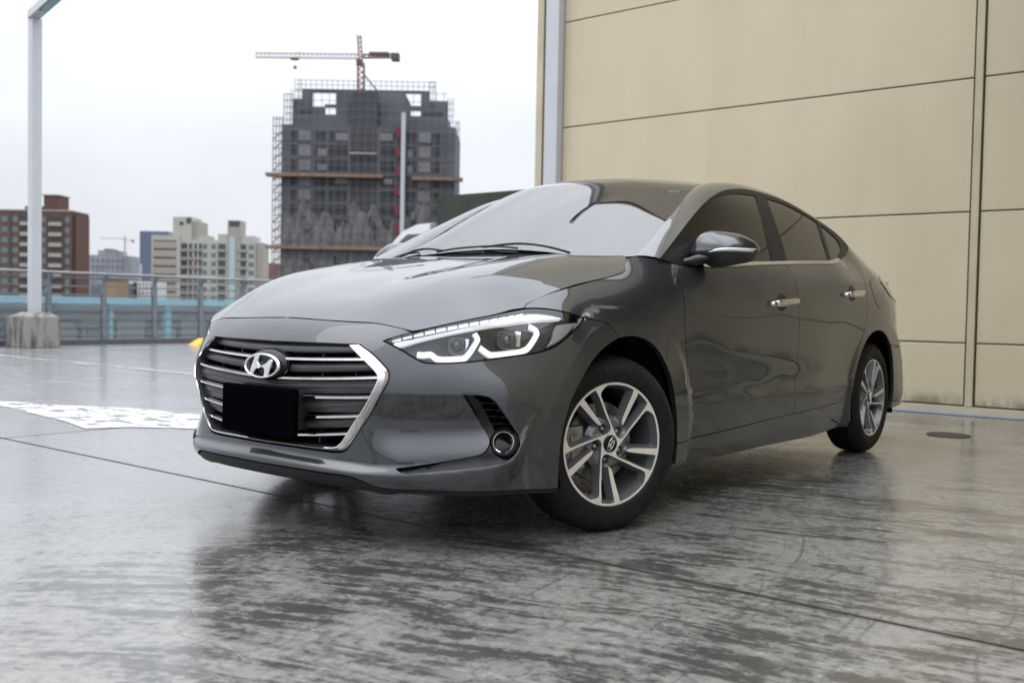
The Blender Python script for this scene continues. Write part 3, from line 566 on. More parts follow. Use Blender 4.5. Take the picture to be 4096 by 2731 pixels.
o, bx = town('low_house', 170, 2.5, 'small red brown block between the cream flats and the scaffolded tower', 'building', -42); bx('wall', -43.5, -41.0, -14, 7.9, mat('red_brown_wall', (.20, .09, .08), .9), 0, 4)
o, bx = town('low_house', 60, 3.5, 'low ochre house glimpsed between the railing posts', 'building', -25); bx('wall', -25.02, -24.4, -5, 2.12, mat('ochre_wall', (.28, .19, .11), .9), 0, 2); bx('roof', -25.05, -24.35, 2.12, 2.2, STONE, -.1, 2)
o, bx = town('low_house', 62, 3.5, 'low dark sided house beside the ochre one behind the railing', 'building', -26); bx('wall', -26.8, -26.1, -5, 1.75, FARG, 0, 2); bx('wall', -25.3, -24.8, -5, 1.95, FARG, .6, 2)
o, bx = town('low_house', 64, 3.5, 'low white house with small windows behind the railing', 'building', -24); bx('wall', -25.15, -23.4, -5, 2.10, mat('white_render', (.55, .55, .57), .9), 0, 2); bx('brown_bay', -24.85, -24.62, -5, 2.05, BRICKD, -.05, .1)
for k in range(4):
    for j in range(3): bx('window', -24.5 + k * .24, -24.4 + k * .24, 1.85 - j * .28, 1.98 - j * .28, DARKW, -.01, .05)
# ---- the tower under construction
TWR = mat('hazed_dark_concrete', (.105, .110, .122), .9, noise=.3, nscale=.12); TWL = mat('pale_raw_panel', (.25, .25, .26), .9, noise=.12, nscale=.3); TWM = mat('mid_grey_slab', (.14, .142, .15), .9, noise=.15, nscale=.3); TWD = mat('open_floor_dark', (.040, .043, .051), .9); ORG = mat('orange_safety_canopy', (.20, .125, .085), .8, noise=.3, nscale=.4); NETG = mat('green_net', (.05, .085, .07), .9); PIPE = mat('scaffold_pipe', (.125, .125, .135), .6); NET = mat('grey_debris_net', (.155, .15, .152), .95, noise=.25, nscale=.35)  # TWR is bluish: distance haze put into the concrete colour
o, bx = town('construction_tower', 200, 1, 'dark concrete tower under construction wrapped in scaffolding', 'building', -30)
bx('core', -47.5, -12.3, -25, 37.4, TWR, 0, 18)
bx('upper_block', -45.7, -14.0, 37.4, 39.75, TWR, 1, 17)
for a, b_, z0, z1 in ((-45.7, -41.9, 39.75, 42.95), (-41.9, -39.3, 39.75, 41.4), (-39.3, -37.0, 41.4, 41.9), (-37.0, -22.9, 39.75, 44.9), (-43.9, -41.9, 42.95, 44.9), (-41.9, -37, 44.35, 44.9), (-22.9, -19.6, 41.0, 41.9), (-22.9, -19.6, 44.5, 44.9), (-19.6, -17.8, 39.75, 44.9), (-17.8, -14.0, 39.75, 43.0), (-22.9, -21.7, 39.75, 41.0)): bx('wall', a, b_, z0, z1, TWR, 1.5, 2.6)
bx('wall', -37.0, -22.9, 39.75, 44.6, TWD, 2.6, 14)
for k in range(20):
    z = 36.6 - k * 3.0
    bx('floor_band', -47.6, -12.2, z - .28, z, TWM, -.10, .2)
    if z > 4:
        for a, b_ in ((-44.1, -41.7), (-19.75, -17.3)): bx('pale_panel', a, b_, z - 2.45, z - .35, TWL, -.16, .2)
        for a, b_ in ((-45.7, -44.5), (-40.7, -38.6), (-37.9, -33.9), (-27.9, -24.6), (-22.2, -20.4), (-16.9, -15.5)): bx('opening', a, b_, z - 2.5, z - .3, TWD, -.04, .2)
for a, b_, z0, z1 in ((-36.6, -34.0, 34.3, 35.8), (-27.8, -25.0, 34.4, 35.9), (-40.3, -38.3, 31.2, 32.6), (-40.3, -38.3, 28.2, 29.5), (-36.6, -34.1, 25.5, 26.8), (-26.6, -25, 25.6, 26.7), (-22, -20.9, 31, 32.6), (-22, -20.9, 28, 29.4)): bx('pale_panel', a, b_, z0, z1, TWL, -.2, .2)
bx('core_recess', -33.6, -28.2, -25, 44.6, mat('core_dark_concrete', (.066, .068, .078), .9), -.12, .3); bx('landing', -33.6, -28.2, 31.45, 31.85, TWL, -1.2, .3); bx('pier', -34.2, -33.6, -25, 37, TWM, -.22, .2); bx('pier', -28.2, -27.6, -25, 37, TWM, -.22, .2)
for a, b_, z0, z1 in ((-44.5, -42, 40.2, 40.9), (-19, -15, 40.0, 40.8), (-42, -37.6, 38.1, 38.6), (-19, -17, 37.9, 38.5), (-34, -31, 41, 42)): bx('green_net', a, b_, z0, z1, NETG, 1.3, 1.6)
for a, b_, z in ((-50.4, -26.8, 27.0), (-20.8, -10.6, 26.7), (-50.4, -26.6, 12.4), (-20.8, -10.6, 11.9)): bx('safety_canopy', a, b_, z - .30, z + .30, ORG, -2.2, .1)
bx('hoist_mast', -23.15, -22.35, -25, 39.9, mat('white_hoist_mast', (.42, .43, .45), .7), -1.6, -.8)
for k in range(9): bx('hoist_gate', -24.25, -23.2, 34.9 - k * 3.9, 36.9 - k * 3.9, mat('dark_red_gate', (.13, .022, .035), .8) if k == 0 else bpy.data.materials['dark_red_gate'], -1.4, -.9)
# debris netting hung over the lower storeys, with a ragged upper edge
rnd = random.Random(11); aa = np.linspace(-47.3, -12.4, 70); topz = 19.6 + 1.5 * np.sin(aa * .55) + 1.3 * np.sin(aa * 1.31 + 1) + np.array([rnd.uniform(-.7, .7) for _ in aa]); ztop_l = lambda z: z + 26 - 0
V = []; Fc = []
for i, (a, zt) in enumerate(zip(aa, topz)):
    for j in range(24): V.append(((a + 30), -.55 - .18 * math.sin(a * 3 + j) - .1 * rnd.random(), (zt - (zt + 20) * j / 23) + 26))
for i in range(69):
    for j in range(23):
        cz = V[i * 24 + j][2] - 26; ca = V[i * 24 + j][0] - 30
        if math.sin(ca * .9 + 2) + math.sin(cz * .8) + .6 * math.sin(ca * 2.3 + cz) > 1.62: continue
        Fc.append((i * 24 + j, i * 24 + j + 1, (i + 1) * 24 + j + 1, (i + 1) * 24 + j))
mesh('debris_net', V, Fc, NET, o, None, False)
m = MB(); L_ = lambda a, y, z: (a + 30, y, z + 26)
def grid_scaff(a0, a1, z0, z1, y, da=1.55, dz=1.7, w=.085):
    for a in np.arange(a0, a1 + .01, da): m.bar(L_(a, y, z0), L_(a, y, z1), w)
    for z in np.arange(z0, z1 + .01, dz): m.bar(L_(a0, y, z), L_(a1, y, z), w)
grid_scaff(-47.5, -12.3, -20, 37.2, -1.0); grid_scaff(-47.2, -12.5, -19.4, 37.2, -.6, .78, .85, .05); grid_scaff(-45.7, -14, 37.2, 44.6, -.35); grid_scaff(-45.4, -16.5, 44.9, 46.9, 1.4, 1.1, .9, .09); grid_scaff(-45.4, -43.9, 41, 46.9, 1.4, .7, 1.2, .09); grid_scaff(-17.8, -16.5, 42, 46.9, 1.4, .6, 1.2, .09)
grid_scaff(-49.4, -47.5, -20, 39.0, 0, .62, 1.5, .16); grid_scaff(-47.5, -45.7, 37.2, 43.8, 1, .6, 1.3, .14); grid_scaff(-14.0, -12.9, 37.2, 43.4, 1, .55, 1.3, .12); grid_scaff(-12.3, -11.5, -20, 38.6, 0, .4, 1.5, .14)
for k in range(24): m.bar(L_(-49.4, -.1, -14 + k * 2.1), L_(-47.6, -.1, -12.4 + k * 2.1), .20)
tag(m.build('scaffolding', PIPE, o, fix=False), kind='stuff')
CRR = mat('crane_red_steel', (.13, .055, .05), .6); CRW = mat('crane_pale_steel', (.50, .46, .42), .6)
o, bx = town('tower_crane', 200, 1, 'large tower crane with long jib standing on the construction tower', 'crane', -32.3)
def lattice(nm, p, q, w, k, r, mt):
    m = MB(); p = Vector(p); q = Vector(q); d = q - p; u = Vector((0, 1, 0)) * w / 2; v = d.normalized().cross(Vector((0, 1, 0))) * w / 2; cs = [u + v, u - v, -u - v, -u + v]
    for c in cs: m.bar(p + c, q + c, r)
    for i in range(k):
        for j in range(4): m.bar(p + d * (i / k) + cs[j], p + d * ((i + 1) / k) + cs[(j + 1) % 4], r * .8)
    return m.build(nm, mt, o, fix=False)
Lc = lambda a, z: (a + 32.3, 4, z + 26)
lattice('mast', Lc(-32.3, 44), Lc(-32.35, 51.0), 1.25, 6, .20, CRR); lattice('tower_head', Lc(-32.4, 51), Lc(-32.8, 56.7), .7, 6, .16, CRR); lattice('jib', Lc(-33, 52.35), Lc(-54.3, 52.2), .9, 24, .13, CRW); lattice('counter_jib', Lc(-32, 52.4), Lc(-24.5, 52.6), .7, 8, .16, CRR)
bx('counterweight', -26.0, -24.4, 51.6, 53.0, mat('crane_ballast', (.08, .08, .085), .8), 3, 5); bx('winch_house', -30.6, -26.5, 52.6, 53.2, CRR, 3.3, 4.7); bx('cab', -33.2, -32.0, 50.4, 51.6, CRR, 3, 4)
m = MB(); m.bar(Lc(-32.8, 56.6), Lc(-46, 52.8), .06); m.bar(Lc(-32.8, 56.6), Lc(-26.5, 53), .06); m.bar(Lc(-46.1, 52), Lc(-46.0, 50), .05); m.build('pendant_line', CRN, o); bx('trolley', -46.9, -45.3, 51.4, 51.8, CRR, 3.5, 4.5); bx('hook_block', -46.3, -45.7, 49.6, 50.1, CRR, 3.7, 4.3)
m = MB(); m.bar(Lc(-32, 49), Lc(-28.6, 45), .3); m.build('mast_stay', CRR, o)
# ---- skyline behind the photographer, seen only as reflections in the paint
for k, (x, y, w, h_, lab) in enumerate(((-60, -160, 26, 11, 'broad grey block across the street behind the camera'), (-8, -190, 9, 38, 'slim dark grey high rise behind the camera'), (24, -170, 22, 9, 'low pale block behind the camera'), (70, -180, 14, 16, 'mid height beige block behind the camera'))):
    e = empty('city_block', (x, y, -26), lab, 'building'); MB().box(-w, w, -10, 10, 0, 26 + h_).build('wall', (FROST, TWM, CREAM, CREAMD)[k], e)
    for i in range(5): MB().box(-w + .5, w - .5, 10, 10.3, 30 + i * h_ / 6, 30 + (i + .5) * h_ / 6).build('window_band', FARG, e)

# ---------------------------------------------------------------- surface maths
class RBF:
    """smooth height field through scattered control points (cubic kernel)"""
    def __init__(s, P, v, scale=(1, 1), lam=1e-4):
        s.sc = np.array(scale); s.P = np.asarray(P, float) * s.sc; n = len(P)
        r = np.linalg.norm(s.P[:, None] - s.P[None], axis=2)
        A = np.zeros((n + 3, n + 3)); A[:n, :n] = r ** 3 + 0 * np.eye(n)
        A[:n, :n] += lam * np.eye(n)
        A[:n, n] = 1; A[:n, n + 1:] = s.P; A[n, :n] = 1; A[n + 1:, :n] = s.P.T
        s.w = np.linalg.solve(A, np.r_[v, 0, 0, 0]); s.n = n
    def __call__(s, a, b):
        a, b = np.broadcast_arrays(np.asarray(a, float), np.asarray(b, float)); sh = a.shape
        Q = np.c_[a.ravel(), b.ravel()] * s.sc; out = np.zeros(len(Q))
        for i in range(0, len(Q), 4000):
            q = Q[i:i + 4000]
            r = np.sqrt(((q[:, None] - s.P[None]) ** 2).sum(2))
            out[i:i + 4000] = r ** 3 @ s.w[:s.n] + s.w[s.n] + q @ s.w[s.n + 1:]
        return out.reshape(sh)

def cspline(t, y):
    """natural cubic spline; returns evaluator (value)"""
    t = np.asarray(t, float); y = np.asarray(y, float); n = len(t); h = np.diff(t)
    A = np.zeros((n, n)); B = np.zeros((n,) + y.shape[1:]); A[0, 0] = A[-1, -1] = 1
    for i in range(1, n - 1):
        A[i, i - 1] = h[i - 1]; A[i, i] = 2 * (h[i - 1] + h[i]); A[i, i + 1] = h[i]
        B[i] = 6 * ((y[i + 1] - y[i]) / h[i] - (y[i] - y[i - 1]) / h[i - 1])
    M = np.linalg.solve(A, B)
    def ev(x):
        x = np.asarray(x, float); i = np.clip(np.searchsorted(t, x) - 1, 0, n - 2)
        a = (t[i + 1] - x) / h[i]; b = (x - t[i]) / h[i]; k = h[i] ** 2 / 6
        if y.ndim > 1: a, b, k = a[..., None], b[..., None], k[..., None]
        return a * y[i] + b * y[i + 1] + k * ((a ** 3 - a) * M[i] + (b ** 3 - b) * M[i + 1])
    return ev

def sm(x): x = np.clip(x, 0, 1); return x * x * (3 - 2 * x)
def smax(a, b, k):
    h = np.clip(.5 + .5 * (a - b) / k, 0, 1)
    return b * (1 - h) + a * h + k * h * (1 - h)

# plan outline of the body (half), metres, origin under the front axle, y to the rear
PLAN = [(0, -.866), (.2, -.860), (.35, -.842), (.45, -.822), (.52, -.794), (.59, -.750), (.66, -.692), (.73, -.618),
        (.79, -.535), (.835, -.445), (.865, -.35), (.882, -.24), (.890, -.1), (.893, .1), (.896, .5), (.900, 1.0), (.900, 1.6), (.897, 2.2),
        (.893, 2.7), (.885, 2.95), (.868, 3.12), (.84, 3.28), (.79, 3.43), (.71, 3.55), (.6, 3.62), (.3, 3.685), (0, 3.70)]
_p = np.array(PLAN); _p = np.r_[_p[:0:-1] * [-1, 1], _p]
_t = np.r_[0, np.cumsum(np.linalg.norm(np.diff(_p, axis=0), axis=1))]; _t -= _t[len(PLAN) - 1]
_plan = cspline(_t, _p)
_S = np.linspace(_t[0], _t[-1], 8001); _PT = _plan(_S)
# re-parametrise by arc length
_L = np.r_[0, np.cumsum(np.linalg.norm(np.diff(_PT, axis=0), axis=1))]; _L -= _L[4000]
SMAX = _L[-1]
_TG = np.gradient(_PT, _L, axis=0); _TG /= np.linalg.norm(_TG, axis=1)[:, None]
def plan(s):
    x = np.interp(s, _L, _PT[:, 0]); y = np.interp(s, _L, _PT[:, 1])
    tx = np.interp(s, _L, _TG[:, 0]); ty = np.interp(s, _L, _TG[:, 1])
    n = np.hypot(tx, ty); return x, y, ty / n, -tx / n       # point, outward normal
def to_s(x, y):
    """nearest plan arc length and signed distance"""
    x = np.atleast_1d(np.asarray(x, float)); y = np.atleast_1d(np.asarray(y, float)); S = np.zeros(x.shape); D = np.zeros(x.shape)
    for i in range(len(x)):
        d2 = (_PT[:, 0] - x[i]) ** 2 + (_PT[:, 1] - y[i]) ** 2; k = int(d2.argmin()); k = min(max(k, 1), len(_L) - 2)
        # refine
        v = np.array([x[i], y[i]]) - _PT[k]; ds = v @ _TG[k]; S[i] = _L[k] + ds
        D[i] = v @ np.array([_TG[k, 1], -_TG[k, 0]])
    return S, D

# control points (x, y, z) of the painted side, front to rear
CP = []
for x, dy in ((0, 0), (.2, .006), (.35, .024)):
    for z, y in ((.15, -.775), (.185, -.825), (.22, -.853), (.25, -.864), (.29, -.861), (.36, -.862), (.45, -.866), (.55, -.866),
                 (.61, -.858), (.655, -.840), (.69, -.818), (.715, -.80), (.736, -.78), (.77, -.735)):
        CP.append((x, y + dy + (0.006 if x == .35 and z > .6 else 0), z))
for z, y in ((.15, -.72), (.19, -.755), (.23, -.778), (.27, -.780), (.33, -.785), (.45, -.796), (.50, -.797), (.53, -.793), (.56, -.786), (.60, -.772), (.63, -.760), (.66, -.746), (.70, -.724), (.735, -.70), (.77, -.655)):
    CP.append((.52, y, z))
for z, y in ((.15, -.655), (.20, -.684), (.24, -.684), (.28, -.682), (.33, -.689), (.40, -.698), (.50, -.702), (.53, -.698), (.56, -.690), (.60, -.673), (.64, -.651), (.685, -.640), (.72, -.618), (.746, -.596), (.77, -.555), (.797, -.50)):
    CP.append((.655, y, z))
for z, x, y in ((.15, .765, -.51), (.20, .790, -.524), (.25, .793, -.524), (.30, .797, -.533), (.45, .804, -.536), (.51, .803, -.538), (.55, .796, -.533), (.60, .779, -.517), (.64, .766, -.503), (.69, .757, -.49), (.73, .738, -.465), (.765, .71, -.43), (.79, .68, -.41)):
    CP.append((x, y, z))
for z, x in ((.15, .855), (.20, .868), (.30, .874), (.45, .877), (.56, .873), (.62, .862), (.67, .842), (.72, .815), (.76, .78), (.79, .735), (.81, .70)):
    CP.append((x, -.36, z))
for z, x in ((.2, .875), (.4, .882), (.55, .881), (.64, .873), (.69, .86), (.74, .838), (.79, .805), (.835, .765), (.86, .735)):
    CP.append((x, -.18, z))
for z, x in ((.2, .88), (.4, .888), (.58, .888), (.68, .881), (.74, .866), (.79, .845), (.84, .813), (.885, .775), (.91, .75)):
    CP.append((x, .02, z))
for z, x in ((.19, .860), (.3, .875), (.42, .880), (.55, .888), (.65, .892), (.72, .890), (.78, .880), (.83, .862), (.88, .836), (.93, .800), (.965, .772)):
    CP.append((x, .20, z))
DOOR = ((-.78, .852), (-.72, .866), (-.66, .872), (-.60, .879), (-.565, .8835), (-.53, .8805), (-.47, .8825), (-.40, .889), (-.31, .897), (-.23, .902), (-.17, .9035),
        (-.13, .9015), (-.095, .891), (-.06, .874), (-.03, .856), (0, .836), (.03, .812))
def belt_z(y): return .962 + .055 * (y - .56) - .006 * (y - .56) ** 2
for y, dx in ((.40, -.008), (.7, -.002), (1.1, 0), (1.5, 0), (1.9, -.001), (2.25, -.005)):
    for dz, x in DOOR:
        zz = .97 + dz + (belt_z(y) - .97) * sm((dz + .55) / .40)
        CP.append((x + dx, y, zz))
for y, ds in ((2.25, 0), (2.4, 0)):
    for z, x in ((1.10, .786), (1.15, .762), (1.20, .737)): CP.append((x - .1 * (y - 2.25), y, z))
for z, x in ((1.15, .745), (1.20, .715)): CP.append((x, 2.55, z))
for z, x in ((1.11, .725), (1.15, .69)): CP.append((x, 2.85, z))
for y, prof in ((2.55, ((.2, .865), (.3, .874), (.45, .884), (.6, .89), (.7, .893), (.8, .895), (.88, .890), (.94, .872), (1.0, .842), (1.06, .805), (1.1, .778))),
                (2.85, ((.2, .85), (.3, .865), (.45, .878), (.6, .884), (.7, .886), (.8, .886), (.87, .880), (.93, .86), (.98, .832), (1.03, .795), (1.07, .76))),
                (3.1, ((.2, .84), (.3, .855), (.45, .868), (.55, .870), (.67, .862), (.78, .855), (.86, .845), (.92, .825), (.97, .795), (1.01, .76), (1.05, .72))),
                (3.27, ((.2, .81), (.3, .828), (.45, .84), (.53, .842), (.65, .825), (.78, .812), (.87, .80), (.93, .775), (.98, .735), (1.02, .70))),
                (3.45, ((.2, .73), (.35, .77), (.5, .785), (.65, .76), (.8, .73), (.9, .71), (.97, .68), (1.02, .63)))):
    for z, x in prof: CP.append((x, y, z))
for z, y in ((.2, 3.55), (.35, 3.6), (.5, 3.625), (.65, 3.6), (.8, 3.57), (.95, 3.56), (1.03, 3.52)): CP.append((.58, y, z)); CP.append((.3, y + .06, z)); CP.append((0, y + .075, z))
_cp = np.array(CP); _s, _d = to_s(_cp[:, 0], _cp[:, 1])
m = _s < .7
_side = RBF(np.r_[np.c_[_s, _cp[:, 2]], np.c_[-_s[m], _cp[m, 2]]], np.r_[_d, _d[m]], (1, 2.2), 2.5e-4)
# wheel arch lips: a shallow cone round each wheel, melted into the side
def flare(s, z, d):
    x, y, nx, ny = plan(s)
    for yc, zc, r0, x0, r1 in ((-.03, .325, .36, .893, .412), (2.70, .325, .37, .892, .425)):
        r = np.hypot(y - yc, z - zc); r1 = r1 + .08 * sm((y - yc) / .45)
        fx = x0 - .075 * np.maximum(-y - .12, 0) - .008 * np.maximum(r - r0, 0) / (r1 - r0) - np.maximum(r - r1, 0) * .45 - np.maximum(r - r1 - .05, 0) * 2.0 - .10 * np.maximum(z - .60, 0)
        df = (fx - x) / np.maximum(nx, .35)
        w = sm((nx - .55) / .3) * sm((y + .62) / .30)
        d = np.where(w > 0, d + w * (smax(d, np.minimum(df, d + .04), .024) - d), d)
    return d
DISP = []                                    # extra relief: functions (s, z) -> metres
def _pocket(s, z):
    top_z = .509
    lo = np.interp(s, [.4, .55, .8, .93], [.33, .285, .30, .34])
    t = np.clip((top_z - z) / np.maximum(top_z - lo, .05), 0, 1)
    prof = np.minimum(t * 2.6, 1) ** .9 * sm((1 - t) / .5)
    wo = np.interp(z, [.24, .30, .345, .37, .40, .46, .50, .515], [.86, .895, .918, .924, .912, .866, .832, .78])
    return -.040 * prof * sm((s - .40) / .16) * sm((wo + .004 - s) / .016)
def _ridge(s, z):
    c = np.interp(s, [0, .3, .45, .583, .716, .85, .90, .926, .94, .955], [.262, .255, .250, .254, .268, .283, .300, .329, .36, .40])
    h = np.interp(s, [0, .42, .58, .72, .85, .92, .945, .97], [.021, .020, .015, .021, .021, .016, .009, 0])
    dz = z - c
    return h * np.where(dz > 0, 1 - sm(dz / .036), 1 - sm(-dz / .10))
DISP += [_pocket, _ridge]
def side_d(s, z):
    s = np.asarray(s, float); z = np.asarray(z, float); a = np.abs(s)
    d = flare(a, z, _side(a, z))
    for f in DISP: d = d + f(a, z)
    return d
def side(s, z, off=0.):
    x, y, nx, ny = plan(s); d = side_d(s, z) + off
    return np.stack([x + nx * d, y + ny * d, np.broadcast_to(z, x.shape)], -1)
# bonnet z(x, y)
HP = [(0, -.70, .787), (0, -.6, .832), (0, -.45, .880), (0, -.25, .926), (0, -.05, .965), (0, .15, .998), (0, .22, 1.01),
      (.2, -.70, .783), (.2, -.6, .829), (.2, -.45, .878), (.2, -.25, .925), (.2, 0, .972), (.2, .2, 1.005),
      (.41, -.637, .795), (.42, -.52, .855), (.42, -.334, .905), (.42, -.133, .944), (.42, .1, .983), (.42, .24, 1.002),
      (.6, -.487, .812), (.6, -.363, .864), (.6, -.165, .914), (.6, .05, .955), (.6, .27, .993),
      (.68, -.25, .862), (.69, -.08, .902), (.70, .1, .940), (.70, .24, .978)]
# the bonnet edge lies on the side surface (arc length, height)
SEAM_N = np.array([[0, .7345], [.1621, .7307], [.3094, .7265], [.4228, .7239], [.4488, .7217], [.5001, .716], [.5451, .7088], [.5808, .6980]])
SEAM_H = np.array([[.5808, .6980], [.64, .7135], [.72, .7315], [.8015, .7478], [.88, .7608], [.9500, .7705], [1.0026, .7775], [1.0221, .7815]])
SEAM_F = np.array([[1.0221, .7815], [1.030, .7905], [1.043, .7963], [1.0817, .8105], [1.1656, .8318], [1.3136, .8615], [1.4629, .8912], [1.5332, .9062], [1.5742, .9173], [1.6008, .932], [1.6235, .9520], [1.6452, .9751]])
for _q in (SEAM_N, SEAM_H[1:], SEAM_F[2:9:2]): HP += [tuple(v) for v in side(_q[:, 0], _q[:, 1])]
_h = np.array(HP); m = _h[:, 0] > 0
_hood = RBF(np.r_[_h[:, :2], _h[m, :2] * [-1, 1]], np.r_[_h[:, 2], _h[m, 2]], (1, 1), 3e-4)
def hood(x, y, off=0.):
    x = np.asarray(x, float); y = np.asarray(y, float); a = np.abs(x)
    xc = .405 + .165 * np.clip((y + .75) / .95, 0, 1); w = sm((y + .76) / .18) * sm((.30 - y) / .25)
    t = a - xc; ridge = .0115 * w * np.where(t > 0, np.maximum(0, 1 - (np.sqrt(t * t + .00012) - .011) / .17) ** 1.15, sm(1 + t / .26))
    return np.stack([x, y, _hood(a, y) + ridge + off], -1)
# windscreen, roof, rear screen, boot lid  z(x, y)
def _row(x, pts): return [(x, y, z) for y, z in pts]
TP = _row(0, ((.05, .945), (.15, 1.0), (.35, 1.118), (.55, 1.227), (.75, 1.325), (.88, 1.382), (1.0, 1.405), (1.2, 1.427), (1.5, 1.440), (1.8, 1.435), (2.1, 1.413), (2.3, 1.385), (2.5, 1.336), (2.7, 1.27), (2.9, 1.19), (3.08, 1.11), (3.2, 1.066), (3.4, 1.05), (3.62, 1.035))) + \
    _row(.3, ((.1, .95), (.2, 1.006), (.4, 1.120), (.6, 1.225), (.8, 1.318), (.93, 1.372), (1.05, 1.395), (1.25, 1.416), (1.5, 1.427), (1.8, 1.422), (2.1, 1.400), (2.3, 1.371), (2.5, 1.322), (2.7, 1.255), (2.9, 1.175), (3.07, 1.097), (3.2, 1.06), (3.4, 1.045), (3.6, 1.03))) + \
    _row(.5, ((.2, .955), (.27, 1.0), (.45, 1.092), (.65, 1.190), (.85, 1.280), (1.0, 1.340), (1.12, 1.366), (1.3, 1.388), (1.5, 1.396), (1.8, 1.392), (2.1, 1.370), (2.3, 1.341), (2.5, 1.291), (2.7, 1.225), (2.9, 1.145), (3.05, 1.075), (3.2, 1.045), (3.4, 1.03), (3.55, 1.015))) + \
    _row(.62, ((.28, .963), (.34, 1.0), (.5, 1.075), (.7, 1.17), (.9, 1.255), (1.08, 1.325), (1.3, 1.355), (1.5, 1.362), (1.8, 1.358), (2.1, 1.336), (2.4, 1.286), (2.7, 1.19), (2.9, 1.11), (3.05, 1.045), (3.2, 1.022), (3.45, 1.0))) + \
    _row(.70, ((.33, .965), (.40, .998), (.6, 1.09), (.8, 1.175)))
_tp = np.array(TP); m = _tp[:, 0] > 0
_top = RBF(np.r_[_tp[:, :2], _tp[m, :2] * [-1, 1]], np.r_[_tp[:, 2], _tp[m, 2]], (1, 1), 4e-4)
def top(x, y, off=0.):
    x = np.asarray(x, float); return np.stack([x, np.asarray(y, float), _top(np.abs(x), y) + off], -1)
# side glass x(y, z)
_gz = cspline([.90, .98, 1.05, 1.15, 1.25, 1.35, 1.40], [.862, .836, .808, .763, .712, .652, .618])
def glass_x(y, z): return _gz(np.asarray(z) - .035 * (np.asarray(y) - 1.4)) - .010 * (np.asarray(y) - 1.4) ** 2 - .006 * np.maximum(y - 2.0, 0)
def glass(y, z, off=0.): y = np.asarray(y, float); z = np.asarray(z, float); return np.stack([glass_x(y, z) + off, y, z], -1)
